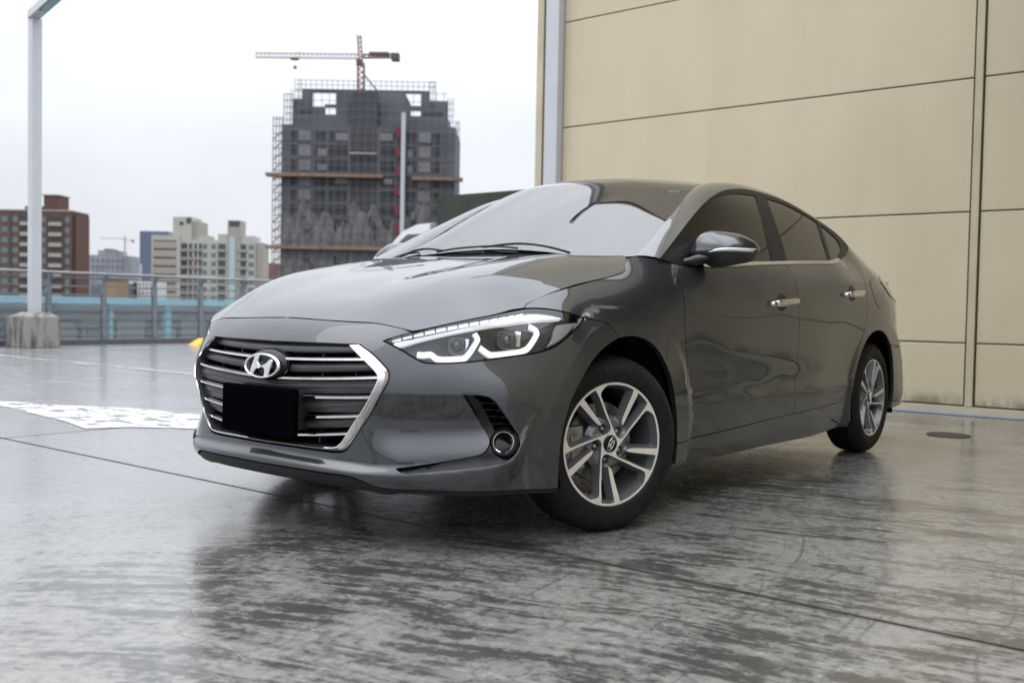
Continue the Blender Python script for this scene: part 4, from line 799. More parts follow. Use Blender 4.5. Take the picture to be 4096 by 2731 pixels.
# outlines measured on the body surface (arc length, height), bonnet (x, y), screen (x, y), glass (y, z)
OUTLINES = {
    'nose_seam': [[0.0492,0.7335],[0.1621,0.7307],[0.3094,0.7258],[0.4228,0.7249],[0.4488,0.7227],[0.5001,0.716],[0.5451,0.7103],[0.5643,0.7044],[0.5808,0.6975]],
    'nose_low': [[-0.0163,0.654],[0.1235,0.6553],[0.2746,0.656],[0.3409,0.656],[0.3588,0.6532]],
    'chrome_out': [[0.3923,0.6564],[0.4502,0.6289],[0.4949,0.5971],[0.5136,0.5802],[0.5187,0.5687],[0.517,0.5456],[0.4845,0.4873],[0.4359,0.4124],[0.3851,0.3425],[0.3686,0.3238],[0.3521,0.315],[0.3298,0.3112],[0.2731,0.31],[0.1515,0.3105],[0.0146,0.3095]],
    'chrome_in': [[0.3588,0.6532],[0.4289,0.6072],[0.4684,0.5786],[0.4838,0.5612],[0.4803,0.538],[0.4373,0.4595],[0.3858,0.3899],[0.3521,0.3461],[0.3324,0.3314],[0.3126,0.327],[0.151,0.3247],[0.0142,0.3232]],
    'lip_edge': [[0.0372,0.2508],[0.1709,0.2477],[0.2903,0.2464],[0.3991,0.2431],[0.4556,0.2327],[0.4874,0.2162],[0.5532,0.2061]],
    'lip_edge2': [[0.5559,0.2159],[0.6728,0.2109],[0.8065,0.2066],[0.9747,0.207],[1.0662,0.2045]],
    'arch_bump': [[1.0711,0.2067],[1.0703,0.2434],[1.0705,0.2871],[1.0793,0.3686],[1.0965,0.435],[1.1224,0.4917],[1.1622,0.5435],[1.2124,0.5961],[1.2673,0.6346],[1.3364,0.6662],[1.3917,0.6835]],
    'bump_seam': [[1.2525,0.7562],[1.286,0.7464],[1.3458,0.7343],[1.3719,0.7121],[1.3917,0.6835]],
    'head_bot': [[1.2483,0.7534],[1.219,0.7337],[1.1753,0.7098],[1.124,0.6832],[1.0679,0.6568],[1.0145,0.641],[0.9479,0.6311],[0.8538,0.6195],[0.7645,0.609],[0.6776,0.6045],[0.6291,0.6056],[0.6,0.6168],[0.5606,0.637],[0.5106,0.6581],[0.4766,0.6699]],
    'head_top': [[0.4766,0.6699],[0.521,0.6837],[0.5803,0.6976],[0.6745,0.721],[0.8015,0.7472],[0.9215,0.7668],[0.9679,0.7723],[1.0026,0.7781],[1.0221,0.7808]],
    'head_top2': [[1.0221,0.7808],[1.08,0.7818],[1.1488,0.7753],[1.2147,0.7627],[1.2483,0.7534]],
    'arch_fend': [[1.3917,0.6835],[1.4576,0.689],[1.5264,0.6846],[1.5898,0.6676],[1.6475,0.6364],[1.701,0.5904],[1.7476,0.5379],[1.7737,0.4912],[1.7895,0.4503],[1.8009,0.4095]],
    'skirt_low': [[1.8025,0.1853],[2.2463,0.1694],[2.8038,0.1648],[3.4059,0.1578],[3.7504,0.1778]],
    'fog_out': [[0.7533,0.5071],[0.7806,0.508],[0.8135,0.5064],[0.8358,0.499],[0.8528,0.4853],[0.8703,0.4618],[0.891,0.4321],[0.9089,0.4061],[0.9233,0.3855],[0.929,0.3697],[0.9293,0.3567],[0.9241,0.3433],[0.9133,0.3269],[0.8998,0.3127],[0.8809,0.3013],[0.8365,0.2916],[0.7557,0.2818],[0.6763,0.2729]],
    'fog_out2': [[0.6289,0.2691],[0.5855,0.2635],[0.5723,0.2639],[0.5535,0.2704],[0.5456,0.2761]],
    'fog_in': [[0.5456,0.2761],[0.5743,0.28],[0.6493,0.2916],[0.7601,0.3119],[0.8053,0.3224]],
    'fog_in2': [[0.8121,0.3234],[0.8249,0.3326],[0.8352,0.3457],[0.8409,0.3587],[0.8402,0.3717],[0.8296,0.3931],[0.8075,0.4272],[0.7828,0.4639],[0.765,0.4904],[0.7533,0.5071]],
    'fog_lamp': [[0.8914,0.3625]],
    'fog_slots': [[0.7902,0.4829],[0.8529,0.4806],[0.8069,0.4596],[0.8732,0.4579],[0.8227,0.4363],[0.8887,0.4355],[0.839,0.412],[0.9026,0.4131]],
    'fog_open': [[0.781,0.4996],[0.8001,0.503],[0.8251,0.4997],[0.8417,0.4894],[0.8657,0.4587],[0.891,0.423],[0.9057,0.4016],[0.8861,0.3916],[0.8706,0.3856],[0.855,0.4124],[0.8291,0.4467],[0.8042,0.4806]],
    'drl_top': [[0.5119,0.6666],[0.5302,0.6572],[0.6017,0.6741],[0.6755,0.6908],[0.7512,0.7069],[0.8316,0.7221],[0.9057,0.7348],[0.9468,0.7409],[0.9865,0.7463],[1.0564,0.7511],[1.1533,0.7572],[1.1184,0.7637],[1.0691,0.7689],[1.037,0.7698],[0.999,0.7639],[0.9547,0.754],[0.8704,0.7416],[0.7994,0.728],[0.7361,0.7144],[0.6752,0.7007],[0.5858,0.6817]],
    'hookA': [[0.5988,0.6363],[0.6191,0.635],[0.645,0.6371],[0.6656,0.6239],[0.6888,0.6214],[0.7589,0.6257],[0.7832,0.647],[0.8091,0.684],[0.7979,0.7066]],
    'hookB': [[0.8139,0.6572],[0.8491,0.6363],[0.9021,0.64],[0.9573,0.6475],[0.9859,0.6596],[1.0325,0.7115],[1.0324,0.726],[1.0126,0.7388]],
    'proj1': [[0.7071,0.6814],[0.7176,0.6872],[0.7539,0.6868],[0.7629,0.6807],[0.7616,0.644],[0.7561,0.6355],[0.7354,0.6353],[0.7104,0.6407],[0.7059,0.6519]],
    'proj2': [[0.8837,0.7074],[0.8995,0.7146],[0.9457,0.715],[0.9535,0.7079],[0.9407,0.6636],[0.93,0.6551],[0.8918,0.6563],[0.8785,0.6647]],
    'chr1': [[0.763,0.685],[0.7752,0.6851],[0.7741,0.6667],[0.7622,0.6468]],
    'chr2': [[0.9498,0.7165],[0.9701,0.7152],[0.956,0.6637],[0.9411,0.6622]],
    'refl': [[1.1167,0.7333],[1.2126,0.7419],[1.1829,0.723],[1.1485,0.7036],[1.0992,0.68],[1.0513,0.6611],[1.0798,0.6915],[1.0958,0.7179]],
    'h_seam': [[0.0437,-0.7782],[0.1564,-0.7814],[0.304,-0.7745],[0.4055,-0.7539],[0.4256,-0.7499],[0.4667,-0.7433],[0.504,-0.7336],[0.5224,-0.7308],[0.5396,-0.7294]],
    'h_head': [[0.5401,-0.7304],[0.5936,-0.6587],[0.654,-0.5526],[0.7063,-0.4308],[0.7206,-0.4009],[0.7233,-0.3927]],
    'frit_l': [[0.6354,0.3839],[0.642,0.4137],[0.6301,0.4807],[0.6145,0.5768],[0.5886,0.731],[0.5656,0.8799],[0.5544,0.9893],[0.5506,1.0254]],
    'rail': [[0.3268,0.9786],[0.4903,1.0611],[0.6675,1.1481],[0.8304,1.2222],[0.9973,1.2853],[1.1433,1.3277],[1.2764,1.3522],[1.4156,1.3669],[1.584,1.3695],[1.8012,1.3591],[1.9943,1.3286],[2.1897,1.2828],[2.3205,1.2517],[2.4241,1.2204],[2.5006,1.1778]],
    'glass_f': [[0.6507,1.1273],[0.7303,1.1656],[0.8099,1.2],[0.8928,1.2342],[0.9743,1.2634],[1.095,1.2953],[1.2117,1.3184],[1.3224,1.3323],[1.5016,1.3419]],
    'glass_f2': [[1.5016,1.3419],[1.4302,1.2106],[1.3831,1.1125],[1.3463,1.0149]],
    'glass_fb': [[1.3463,1.0149],[0.9295,0.992],[0.5692,0.9714]],
    'glass_ff': [[0.5692,0.9714],[0.6084,1.0476],[0.6507,1.1273]],
    'glass_r': [[1.6247,1.3411],[1.832,1.3297],[2.0162,1.2993],[2.1171,1.2786],[2.1727,1.2642]],
    'glass_r2': [[2.1727,1.2642],[2.1268,1.1677],[2.112,1.111],[2.0907,1.0576]],
    'glass_rb': [[2.0907,1.0576],[1.8001,1.0418],[1.5216,1.0274]],
    'glass_rf': [[1.5216,1.0274],[1.5482,1.1064],[1.5813,1.2288],[1.6247,1.3411]],
    'bar0': [[0.4227,0.6111],[0.0662,0.6004]],
    'bar1': [[0.4841,0.557],[0.0677,0.5376]],
    'bar2': [[0.4572,0.4938],[0.1651,0.4812]],
    'bar3': [[0.4165,0.4328],[0.1672,0.4169]],
    'bar4': [[0.3775,0.375],[0.1648,0.3586]],
    'rim_pocket': [[-0.0374,-0.0642],[-0.0395,-0.1009],[-0.0446,-0.1506],[-0.0469,-0.2074],[-0.0455,-0.2109],[-0.017,-0.2146],[0.013,-0.2159],[0.0054,-0.1635],[-0.005,-0.1036],[-0.0073,-0.0824],[-0.0046,-0.0804],[0.0032,-0.0874],[0.0082,-0.0962],[0.0199,-0.1394],[0.0372,-0.2053],[0.0395,-0.2106],[0.044,-0.2124],[0.0748,-0.2058],[0.1144,-0.1852],[0.1344,-0.1732],[0.1409,-0.1634],[0.1472,-0.1467],[0.1538,-0.1162],[0.1494,-0.1081],[0.1116,-0.0905],[0.0439,-0.06],[-0.0047,-0.0394],[-0.0156,-0.0364],[-0.0273,-0.039],[-0.0346,-0.0477]],
    'lugs': [[-0.072,-0.0043],[0.0363,-0.0247],[-0.0258,-0.0542],[-0.0407,0.0552],[0.0278,0.0414]],
    'e_out': [[-0.0894,-0.0036],[-0.0881,0.0141],[-0.0681,0.0326],[-0.0426,0.0408],[-0.0119,0.0439],[0.0256,0.0403],[0.0625,0.0273],[0.0864,0.0122],[0.0945,-0.001],[0.0937,-0.0155],[0.0777,-0.0292],[0.0536,-0.0383],[0.0211,-0.042],[-0.0132,-0.0406],[-0.0527,-0.0324],[-0.0774,-0.0189]],
    'e_l': [[-0.0376,0.0327],[-0.0243,0.0342],[-0.0169,0.0323],[-0.0198,0.013],[-0.0123,0.0055],[0.0021,0.0028],[0.0158,0.0069],[0.0321,0.0164],[0.0419,0.0246],[0.0487,0.0241],[0.056,0.0193],[0.0522,0.0062],[0.0457,-0.0139],[0.0408,-0.0305],[0.0325,-0.0396],[0.0175,-0.0387],[0.0202,-0.0239],[0.0183,-0.0119],[0.0129,-0.007],[0.0017,-0.0059],[-0.0155,-0.0077],[-0.0289,-0.0136],[-0.0358,-0.0236],[-0.0382,-0.0298],[-0.05,-0.0322],[-0.0559,-0.0282],[-0.0549,-0.0194],[-0.0507,0.0001],[-0.0423,0.0198]],
    'mirror': [[0.852,0.5,1.012],[0.858,0.5,1.027],[0.872,0.5,1.06],[0.892,0.5,1.08],[0.915,0.5,1.091],[0.935,0.5,1.095],[0.968,0.5,1.093],[1.017,0.5,1.087],[1.066,0.5,1.076],[1.106,0.5,1.058],[1.128,0.5,1.044],[1.138,0.5,1.032],[1.144,0.5,1.018],[1.139,0.5,1.0],[1.128,0.5,0.983],[1.113,0.5,0.974],[1.069,0.5,0.966],[1.005,0.5,0.956],[0.956,0.5,0.956],[0.905,0.5,0.979],[0.862,0.5,0.998]],
    'mir_split': [[0.857,0.5,1.015],[0.975,0.5,1.019],[0.995,0.5,1.029],[1.011,0.5,1.033],[1.136,0.5,1.033],[1.144,0.5,1.018],[0.979,0.5,1.02]],
}
# ================================================================== THE CAR
S = {k: np.array(v, float) for k, v in OUTLINES.items()}
car = empty('car', (0, 0, 0), 'dark grey metallic saloon car with hexagonal chrome grille and blank black front plate', 'car')
def cat_(*a): return np.vstack(a)
def rev(a): return a[::-1]
# ---- seam lines shared by neighbouring panels (arc length along the plan, height)
NOSE = SEAM_N
TIP = S['head_bot'][-1]
HTOP_IN = np.array([SEAM_N[-1], [.521, .6837], TIP])
CH_OUT = cat_(S['chrome_out'][:-1], [[0, .3092]]); CH_IN = cat_(S['chrome_in'][:-1], [[0, .3228]])
NLOW = cat_([[0, .6545]], S['nose_low'][1:-1], [S['chrome_out'][0]])
LIP = cat_([[0, .2472]], S['lip_edge'][1:4], [[.4457, .2292], [.4806, .216], [.53, .2105]], S['lip_edge2'][1:-1], [S['arch_bump'][0]])
CORN = S['bump_seam'][-1]; HR = S['head_bot'][0]
FOG = loop(S['fog_out'][:-1], cat_(S['fog_out'][-2:-1], S['fog_out2'][:3]), S['fog_out2'][2:], cat_(S['fog_out2'][-1:], S['fog_in'][1:-1]), cat_(S['fog_in'][-2:-1], S['fog_in2']), h=.006)
BUMP = loop(NOSE, HTOP_IN, rev(S['head_bot']), cat_([HR], S['bump_seam'][1:]), rev(S['arch_bump']), rev(LIP), cat_([[0, .2472]], [[0, .3092]]), rev(CH_OUT), rev(NLOW), h=.008)
bumper = panel('front_bumper', side, BUMP, PAINT, car, h=.0095, holes=[FOG], flange=.022, both=True)
# lower lip under the bumper
q = smooth_line(LIP, .02); sl = np.r_[-q[::-1, 0], q[1:, 0]]; zl = np.r_[q[::-1, 1], q[1:, 1]]
lip_rows = [(0, -.004), (-.004, -.018), (-.002, -.034), (-.012, -.050), (-.06, -.058), (-.30, -.05)]
fade = np.interp(np.abs(sl), [0, .4, .55, 1.1], [1, 1, .35, .3])
grid_mesh('front_lip', [side(sl, zl + dz * fade, off - .004) for off, dz in lip_rows], MATT, car, flip=True)
# ---- grille: backing, bars, chrome surround
GR = loop(cat_([[0, .6545]], S['nose_low'][1:-1], [S['chrome_in'][0]]), CH_IN, h=.02)
grille = panel('grille', side, GR, VOID, car, off=-.075, h=.03, flange=0, both=True, inset=0)
co = resample(smooth_line(CH_OUT, .01), n=90); ci = resample(smooth_line(CH_IN, .01), n=90)
fr = [(0, -.020), (0, -.010), (.08, -.004), (.5, .006), (.9, .0125), (.98, .0115), (1.0, .007)]
for sx in (1, -1):
    P = []
    for t, off in fr:
        q = co + (ci - co) * t; P.append(side(q[:, 0], q[:, 1], off))
    autosmooth(grid_mesh('chrome_surround', np.array(P), CHROME, grille, mirror=sx < 0, flip=True), 40)
    grid_mesh('grille_rim', np.array([side(*(co + (ci - co) * t).T, o_) for t, o_ in ((1.0, .007), (1.01, -.01), (1.03, -.075))]), SATIN, grille, mirror=sx < 0, flip=True)
def bar_z(z0, send, zend): return lambda s: z0 + (zend - z0) * np.clip(np.abs(s) / send, 0, 1.2) ** 1.5
BARS = [(.5985, .4227, .6111), (.534, .4841, .557), (.474, .4579, .4939), (.406, .417, .4329), (.345, .3775, .375)]
def sweep(name, zf, s0, s1, prof, m, parent, n=60, taper=0.):
    s = np.linspace(s0, s1, n); zz = zf(s); e = np.minimum(1, .25 + np.minimum(s - s0, s1 - s) / max(taper, 1e-6)) if taper else np.ones(n)
    return autosmooth(grid_mesh(name, np.array([side(s, zz + dz * e, off) for off, dz in prof]), m, parent, closed_v=False, flip=True), 45)
CHB = [(-.04, .0075), (-.008, .0075), (-.001, .0035), (-.001, -.003), (-.008, -.0065), (-.04, -.007)]
SLAT = [(-.07, .052), (-.026, .050), (-.016, .044), (-.013, .034), (-.016, .024), (-.026, .018), (-.07, .016)]
PLAIN = [(-.07, -.008), (-.017, -.010), (-.015, -.030), (-.018, -.048), (-.07, -.05)]
for i, (z0, se, ze) in enumerate(BARS):
    zf = bar_z(z0, se, ze); w = se + .018
    sweep('chrome_bar', zf, -w, w, CHB, CHROME, grille)
    sweep('grille_slat', zf, -w, w, SLAT, SATIN, grille)
    if i in (1, 2): sweep('grille_blade', zf, -w, w, PLAIN, SATIN, grille)
for k, x in enumerate((-.36, -.22, -.08, .08, .22, .36)):
    m = MB(); p0 = side(np.array([x]), np.array([.33]), -.05)[0]; p1 = side(np.array([x]), np.array([.64]), -.05)[0]
    m.bar(p0, p1, .006, .03); m.build('grille_stay', SATIN, grille)
# ---- emblem: slanted letter in an oval
emb_e = S['e_out']
def oval(a, b_, n=72): t = np.linspace(0, 2 * math.pi, n, endpoint=False); return np.stack([a * np.cos(t), b_ * np.sin(t)], 1)
def emblem(name, parent, mw, oval_a=.0925, oval_b=.0435, sc=1., back=True):
    P = []; n_ = 72
    for a, o in ((0, 0), (.002, .007), (.006, .009), (.0085, .006), (.0095, 0)):
        q = oval(oval_a - a, oval_b - a); P.append(np.c_[q[:, 0], np.full(n_, -o), q[:, 1]])
    ring = grid_mesh(name, np.array(P).transpose(0, 1, 2) * sc, CHROME, parent, closed_v=True, flip=True)
    ring.matrix_local = mw
    lw = smooth_closed(S['e_l'], .002); a = lw * sc
    V = []; F_ = []
    ins = inset_poly(lw, .0022); k = len(lw)
    tri = delaunay_2d_cdt([Vector(v) for v in ins], [(i, (i + 1) % k) for i in range(k)], [], 0, 1e-7)
    V2 = np.array([tuple(v) for v in tri[0]]); T = [f for f in tri[2] if inside(V2[list(f)].mean(0)[None], ins)[0]]
    om = {}
    for i, l in enumerate(tri[3]):
        for j in l: om[j] = i
    V = [(x, -.0075, z) for x, z in V2]; kb = len(V); V += [(x, -.0045, z) for x, z in lw]; V += [(x, .003, z) for x, z in lw]
    F_ = [tuple(f) for f in T]
    for i in range(k):
        j = (i + 1) % k
        if i in om and j in om: F_.append((om[i], om[j], kb + j, kb + i))
        F_.append((kb + i, kb + j, kb + k + j, kb + k + i))
    o = mesh('emblem_letter', np.array(V) * sc, F_, CHROME, ring, None, False)
    import bmesh
    bm = bmesh.new(); bm.from_mesh(o.data); bmesh.ops.recalc_face_normals(bm, faces=bm.faces[:]); bm.to_mesh(o.data); bm.free(); autosmooth(o, 25)
    return ring
def smooth_closed(p, h):
    n_ = len(p); e = np.vstack([p[-3:], p, p[:4]]); q = smooth_line(e, h * .5)
    d0 = np.linalg.norm(q - p[0], axis=1); i0 = d0[:len(q) // 2].argmin(); i1 = len(q) // 2 + d0[len(q) // 2:].argmin()
    r = q[i0:i1]; return resample(np.vstack([r, r[:1]]), h)[:-1]
ya = -.879
em_m = Matrix.Translation((0, ya - .004, .572)) @ Matrix.Rotation(-.12, 4, 'X')
em = emblem('emblem', grille, em_m)
m = MB(); P = []
for a, o in ((.016, .055), (.010, .020), (.003, .006), (-.006, .0025), (-.04, .001)):
    q = oval(.0925 + a, .0435 + a * .9 if a > -.03 else .004); P.append([(x, ya + o, z + .572 + o * .12) for x, z in q])
grid_mesh('emblem_mount', np.array(P), GLOSSB, grille, closed_v=True, flip=True, cap=True)
# ---- number plate (blank black)
m = MB(); m.box(-.193, .193, -.012, .006, -.08, .08); o = m.build('license_plate', PLATE, car, bevel=.006); o.matrix_local = Matrix.Translation((.006, -.897, .427)) @ Matrix.Rotation(-.02, 4, 'X')
m = MB(); m.box(-.17, .17, -.885, -.80, .37, .49); m.build('plate_bracket', MATT, car)
# ---- fog lamp inserts
FO = smooth_closed(S['fog_open'], .006)
fog = panel('fog_lamp_bezel', side, FOG, GLOSSB, car, off=-.020, h=.012, holes=[FO], flange=.02, sides='LR', inset=0)
rec = panel('bezel_recess', side, FO, VOID, fog, off=-.05, h=.02, flange=0, sides='LR', inset=-.004)
for a, b_ in S['fog_slots'].reshape(-1, 2, 2):
    for sx, fo in ((1, fog[0]), (-1, fog[1])):
        s_ = np.linspace(a[0] - .004, b_[0] + .004, 10); z_ = np.linspace(a[1], b_[1], 10)
        P = np.array([side(s_, z_ + dz, off) for off, dz in ((-.05, .0035), (-.024, .003), (-.022, 0), (-.024, -.003), (-.05, -.0035))])
        grid_mesh('bezel_fin', P, GLOSSB, fo, flip=True, mirror=sx < 0)
fs, fz = S['fog_lamp'][0]
_X, _N = lift(side, np.array([[fs - .004, fz]]), -.02); fc = _X[0] + _N[0] * .012; fn = Vector(_N[0]).lerp(Vector((.15, -1, 0)).normalized(), .55).normalized()
for sx, fo in ((1, fog[0]), (-1, fog[1])):
    m = MB(); m.lathe([(.050, -.03), (.050, -.004), (.047, .004), (.040, .009), (.034, .008)], 40)
    ax = Vector((fn.x * sx, fn.y, fn.z)); R_ = ax.to_track_quat('X', 'Z').to_matrix().to_4x4()
    fl = autosmooth(m.build('fog_lamp', GLOSSB, fo), 40); fm_ = Matrix.Translation((fc[0] * sx, fc[1], fc[2])) @ R_; fl.matrix_local = fm_
    m = MB(); m.lathe([(.0345, .006), (.0345, .0125), (.0330, .0142), (.0312, .0130), (.029, -.01), (.020, -.028), (.001, -.03)], 40)
    m.M = [0] * len(m.M); o = m.build('fog_lamp_ring', CHROME, fo); o.matrix_local = fm_; autosmooth(o, 40)
    o.data.materials.append(GLOSSB); o.data.materials.append(LAMPGLASS)
    for p in o.data.polygons:
        r_ = math.hypot(p.center.y, p.center.z)
        p.material_index = 0 if p.center.x > .004 else (2 if r_ < .021 else 1)
# ---- headlamps
HEAD = loop(S['head_bot'], cat_([TIP], [[.521, .6837]], SEAM_H[:-1], [S['head_top2'][0]]), S['head_top2'], h=.008)
house = panel('headlight', side, HEAD, LAMPB, car, off=-.038, h=.02, flange=-.036, sides='LR', inset=.004)
def on_lamp(nm, poly, off, m, h=.01, fl=.012): return panel(nm, side, poly, m, house, off=off, h=h, flange=fl, sides='LR', inset=0)
panel('lens', side, HEAD, LENS, house, off=0, h=.015, flange=0, sides='LR', inset=.004)
rim_in = inset_poly(HEAD, .0055)
panel('lens_border', side, HEAD, GLOSSB, house, off=-.003, h=.012, holes=[rim_in], flange=.01, sides='LR', inset=.002)
on_lamp('light_strip', smooth_closed(S['drl_top'], .006), -.012, GUIDE)
_up = S['drl_top'][10:]
on_lamp('upper_lens_band', loop(np.vstack([SEAM_H[:-1] + [.004, -.0065], S['head_top2'][1:3] + [-.02, -.008]]), _up[1:], h=.008), -.0128, BANDM)
def ribbon(path, w):
    q = smooth_line(path, .004); t = np.gradient(q, axis=0); t /= np.linalg.norm(t, axis=1)[:, None]; n_ = np.stack([-t[:, 1], t[:, 0]], 1) * w / 2
    return np.vstack([q + n_, (q - n_)[::-1]])
def poly_line(p):                         # keep the kinks of the light guides crisp
    out = [p[0]]
    for a, b_ in zip(p[:-1], p[1:]): out += [a + (b_ - a) * .12, a + (b_ - a) * .88]
    return np.array(out + [p[-1]])
for nm in ('hookA', 'hookB'):
    on_lamp('running_light', ribbon(poly_line(S[nm]), .0125), -.020, DRL, .006, .014)
    on_lamp('running_light_edge', ribbon(poly_line(S[nm] + [0, .0008]), .0185), -.024, GUIDE, .006, .01)
on_lamp('side_reflector', S['refl'], -.012, REFL)
# led cells in the upper strip
c0 = smooth_line(S['drl_top'][3:10], .02)
for i in range(13):
    t = i / 12; a = np.array([.522, .6800]) * (1 - t) + np.array([.99, .7625]) * t; a[1] += .006 * math.sin(t * math.pi)
    d = np.array([.0165, .0032]); u = np.array([-.001, .0052]); on_lamp('led_cell', np.array([a - d - u, a + d - u, a + d + u, a - d + u]), -.0100, LEDC, .02, .004)
for pj, ch in (('proj1', 'chr1'), ('proj2', 'chr2')):
    pl = smooth_closed(S[pj], .005)
    on_lamp('projector_bezel', pl, -.020, LAMPB, .01, .02); on_lamp('projector_lens', inset_poly(pl, .006), -.017, LAMPGLASS, .01, .006)
    panel('projector_ring', side, pl, STEEL, house, off=-.0175, h=.01, holes=[inset_poly(pl, .002)], flange=.01, sides='LR', inset=0)
    on_lamp('projector_trim', S[ch], -.018, CHROME, .01, .01)
    cc = pl.mean(0); X_, N_ = lift(side, cc[None], -.019)
    for sx, ho in ((1, house[0]), (-1, house[1])):
        m = MB(); r_ = .021; m.lathe([(r_ * math.cos(t), .012 * math.sin(t)) for t in np.linspace(0, 1.5, 7)], 28)
        o = m.build('projector_bulb', LAMPGLASS, ho, smooth=True); ax = Vector((N_[0][0] * sx, N_[0][1], N_[0][2])); o.matrix_local = Matrix.Translation((X_[0][0] * sx, X_[0][1], X_[0][2])) @ ax.to_track_quat('X', 'Z').to_matrix().to_4x4()
# ---- bonnet
_e3 = [side(*smooth_line(q, .01).T) for q in (SEAM_N, SEAM_H, SEAM_F)]
HS, HH, HF = [e[::2, :2] for e in _e3]; HS[0, 0] = 0; HH[0] = HS[-1] = _e3[1][0, :2]; HF[0] = HH[-1] = _e3[2][0, :2]; HF = cat_(HF[:-1], [[.735, .215], [.712, .255], [.682, .290]])
HB0 = np.array([.682, .290])
HB = cat_([HB0, [.63, .250], [.57, .212], [.42, .165], [.2, .150], [0, .145]])
hoodp = panel('hood', hood, loop(HS, HH, HF, HB, h=.012), PAINT, car, h=.016, flange=.02, both=True)
# ---- front wings, doors, quarters, sills
FEND1 = cat_([S['head_top2'][0]], SEAM_F[1:])
DF = np.array([[1.852, .966], [1.8485, .94], [1.8475, .91], [1.846, .87], [1.8445, .83], [1.843, .79], [1.846, .75], [1.857, .70], [1.876, .64], [1.901, .55], [1.917, .46], [1.928, .36], [1.9397, .2800]])
FT = np.array([[1.6452, .9751], [1.6926, .9829], [1.7365, .981], [1.79, .9766], [1.8293, .9707], [1.852, .966]])
SILL = np.array([[1.8166, .2790], [1.9397, .2800], [2.4434, .293], [3.0, .306], [3.50, .316], [3.60, .320], [3.663, .3335], [3.7018, .3694], [3.7202, .4122], [3.7210, .4480]])
ARCH_F = cat_(S['arch_fend'], [[1.811, .36], [1.8166, .279]])
fender = panel('fender', side, loop(rev(S['head_top2']), FEND1, FT, DF, rev(SILL[:2]), rev(ARCH_F), rev(S['bump_seam']), h=.01), PAINT, car, h=.014, flange=.02, sides='LR')
DM = np.array([[2.930, 1.0095], [2.946, .985], [2.944, .945], [2.934, .905], [2.928, .86], [2.940, .80], [2.957, .74], [2.967, .69], [2.9736, .63], [2.9779, .545], [2.9769, .455], [2.9872, .40], [2.9943, .3059]])
BELT = np.array([[1.852, .966], [1.95, .9585], [2.10, .9585], [2.2483, .9665], [2.55, .9862], [2.930, 1.0095], [3.305, 1.0293], [3.557, 1.0424], [3.67, 1.0555], [3.76, 1.0745], [3.86, 1.102], [3.945, 1.135], [4.005, 1.172]])
DR = np.array([[4.005, 1.172], [4.020, 1.12], [4.015, 1.06], [3.995, 1.005], [3.955, .95], [3.932, .90], [3.927, .84], [3.932, .77], [3.9215, .725], [3.8944, .6819], [3.8523, .640], [3.7927, .585], [3.754, .5232], [3.7212, .448]])
def cut(line, a, b_): return line[a:b_]
fdoor = panel('front_door', side, loop(DF, SILL[1:4], cat_([SILL[3]], [DM[-1]]), rev(DM), rev(BELT[:6]), h=.012), PAINT, car, h=.018, flange=.02, sides='LR')
rdoor = panel('rear_door', side, loop(DM, cat_([DM[-1]], SILL[3:]), rev(DR), rev(BELT[5:]), h=.012), PAINT, car, h=.018, flange=.02, sides='LR')
AR = np.array([[3.7440, .3497], [3.7600, .40], [3.7857, .4611], [3.83, .5353], [3.876, .5914], [3.9263, .6336], [3.9953, .6700], [4.0841, .6912], [4.1638, .6937], [4.2473, .679], [4.3206, .6429], [4.3594, .6106]])
AR2 = np.array([[4.3594, .6106], [4.3983, .5544], [4.4321, .4656], [4.4483, .3872], [4.4423, .2836], [4.41, .235]])
QTOP = np.array([[4.005, 1.172], [4.15, 1.150], [4.35, 1.105], [4.55, 1.055], [4.72, 1.012], [4.85, .985]])
TLL = np.array([[4.82, .845], [4.70, .862], [4.61, .876], [4.468, .888], [4.385, .922], [4.350, .978]]); TLT = np.array([[4.350, .978], [4.42, 1.000], [4.55, 1.012], [4.66, 1.004], [4.74, .99]])
qp = panel('rear_quarter', side, loop(DR, AR, cat_([AR[-1]], [[4.44, .602], [4.62, .596], [4.9, .592], [5.05, .592]]), [[5.05, .592], [5.05, .84]], [[5.05, .84], [4.82, .845]], TLL, TLT, [[4.74, .99], [4.72, 1.012]], rev(QTOP[:-1]), h=.014), PAINT, car, h=.022, flange=.02, sides='LR')
tl = panel('tail_light', side, loop(TLT, [[4.74, .99], [4.90, .965], [5.02, .93]], [[5.02, .93], [5.05, .84]], [[5.05, .84], [4.82, .845]], TLL, h=.012), REDL, car, off=.004, h=.02, flange=.02, sides='LR')
LASTS = SMAX
rb = loop(cat_([AR2[0]], [[4.44, .602], [4.62, .596], [4.9, .592], [LASTS, .592]]), [[LASTS, .592], [LASTS, .26]], [[LASTS, .26], [4.9, .25], [4.41, .235]], rev(AR2), h=.02)
panel('rear_bumper', side, rb, PAINT, car, h=.03, flange=.02, sides='LR')
bl = loop([[5.05, .594], [LASTS, .594]], [[LASTS, .594], [LASTS, 1.02]], [[LASTS, 1.02], [4.74, .99]], [[4.74, .99], [4.90, .965], [5.02, .93]], [[5.02, .93], [5.05, .84]], h=.02)
panel('boot_panel', side, bl, PAINT, car, h=.03, flange=.02, sides='LR')
TRIM = np.array([[1.99, .205], [2.0124, .2150], [2.035, .2226], [2.2357, .2272], [2.6102, .2295], [3.0744, .2317], [3.42, .2334], [3.534, .2362], [3.689, .2010], [3.752, .2068]])
SK_END = np.array([[3.7210, .4480], [3.7440, .3497], [3.7400, .2795], [3.752, .2068]])
SLOW = cat_([[1.806, .182]], S['skirt_low'][1:-1], [[3.752, .178]])
SKF = np.array([[1.8166, .279], [1.811, .23], [1.806, .200]])
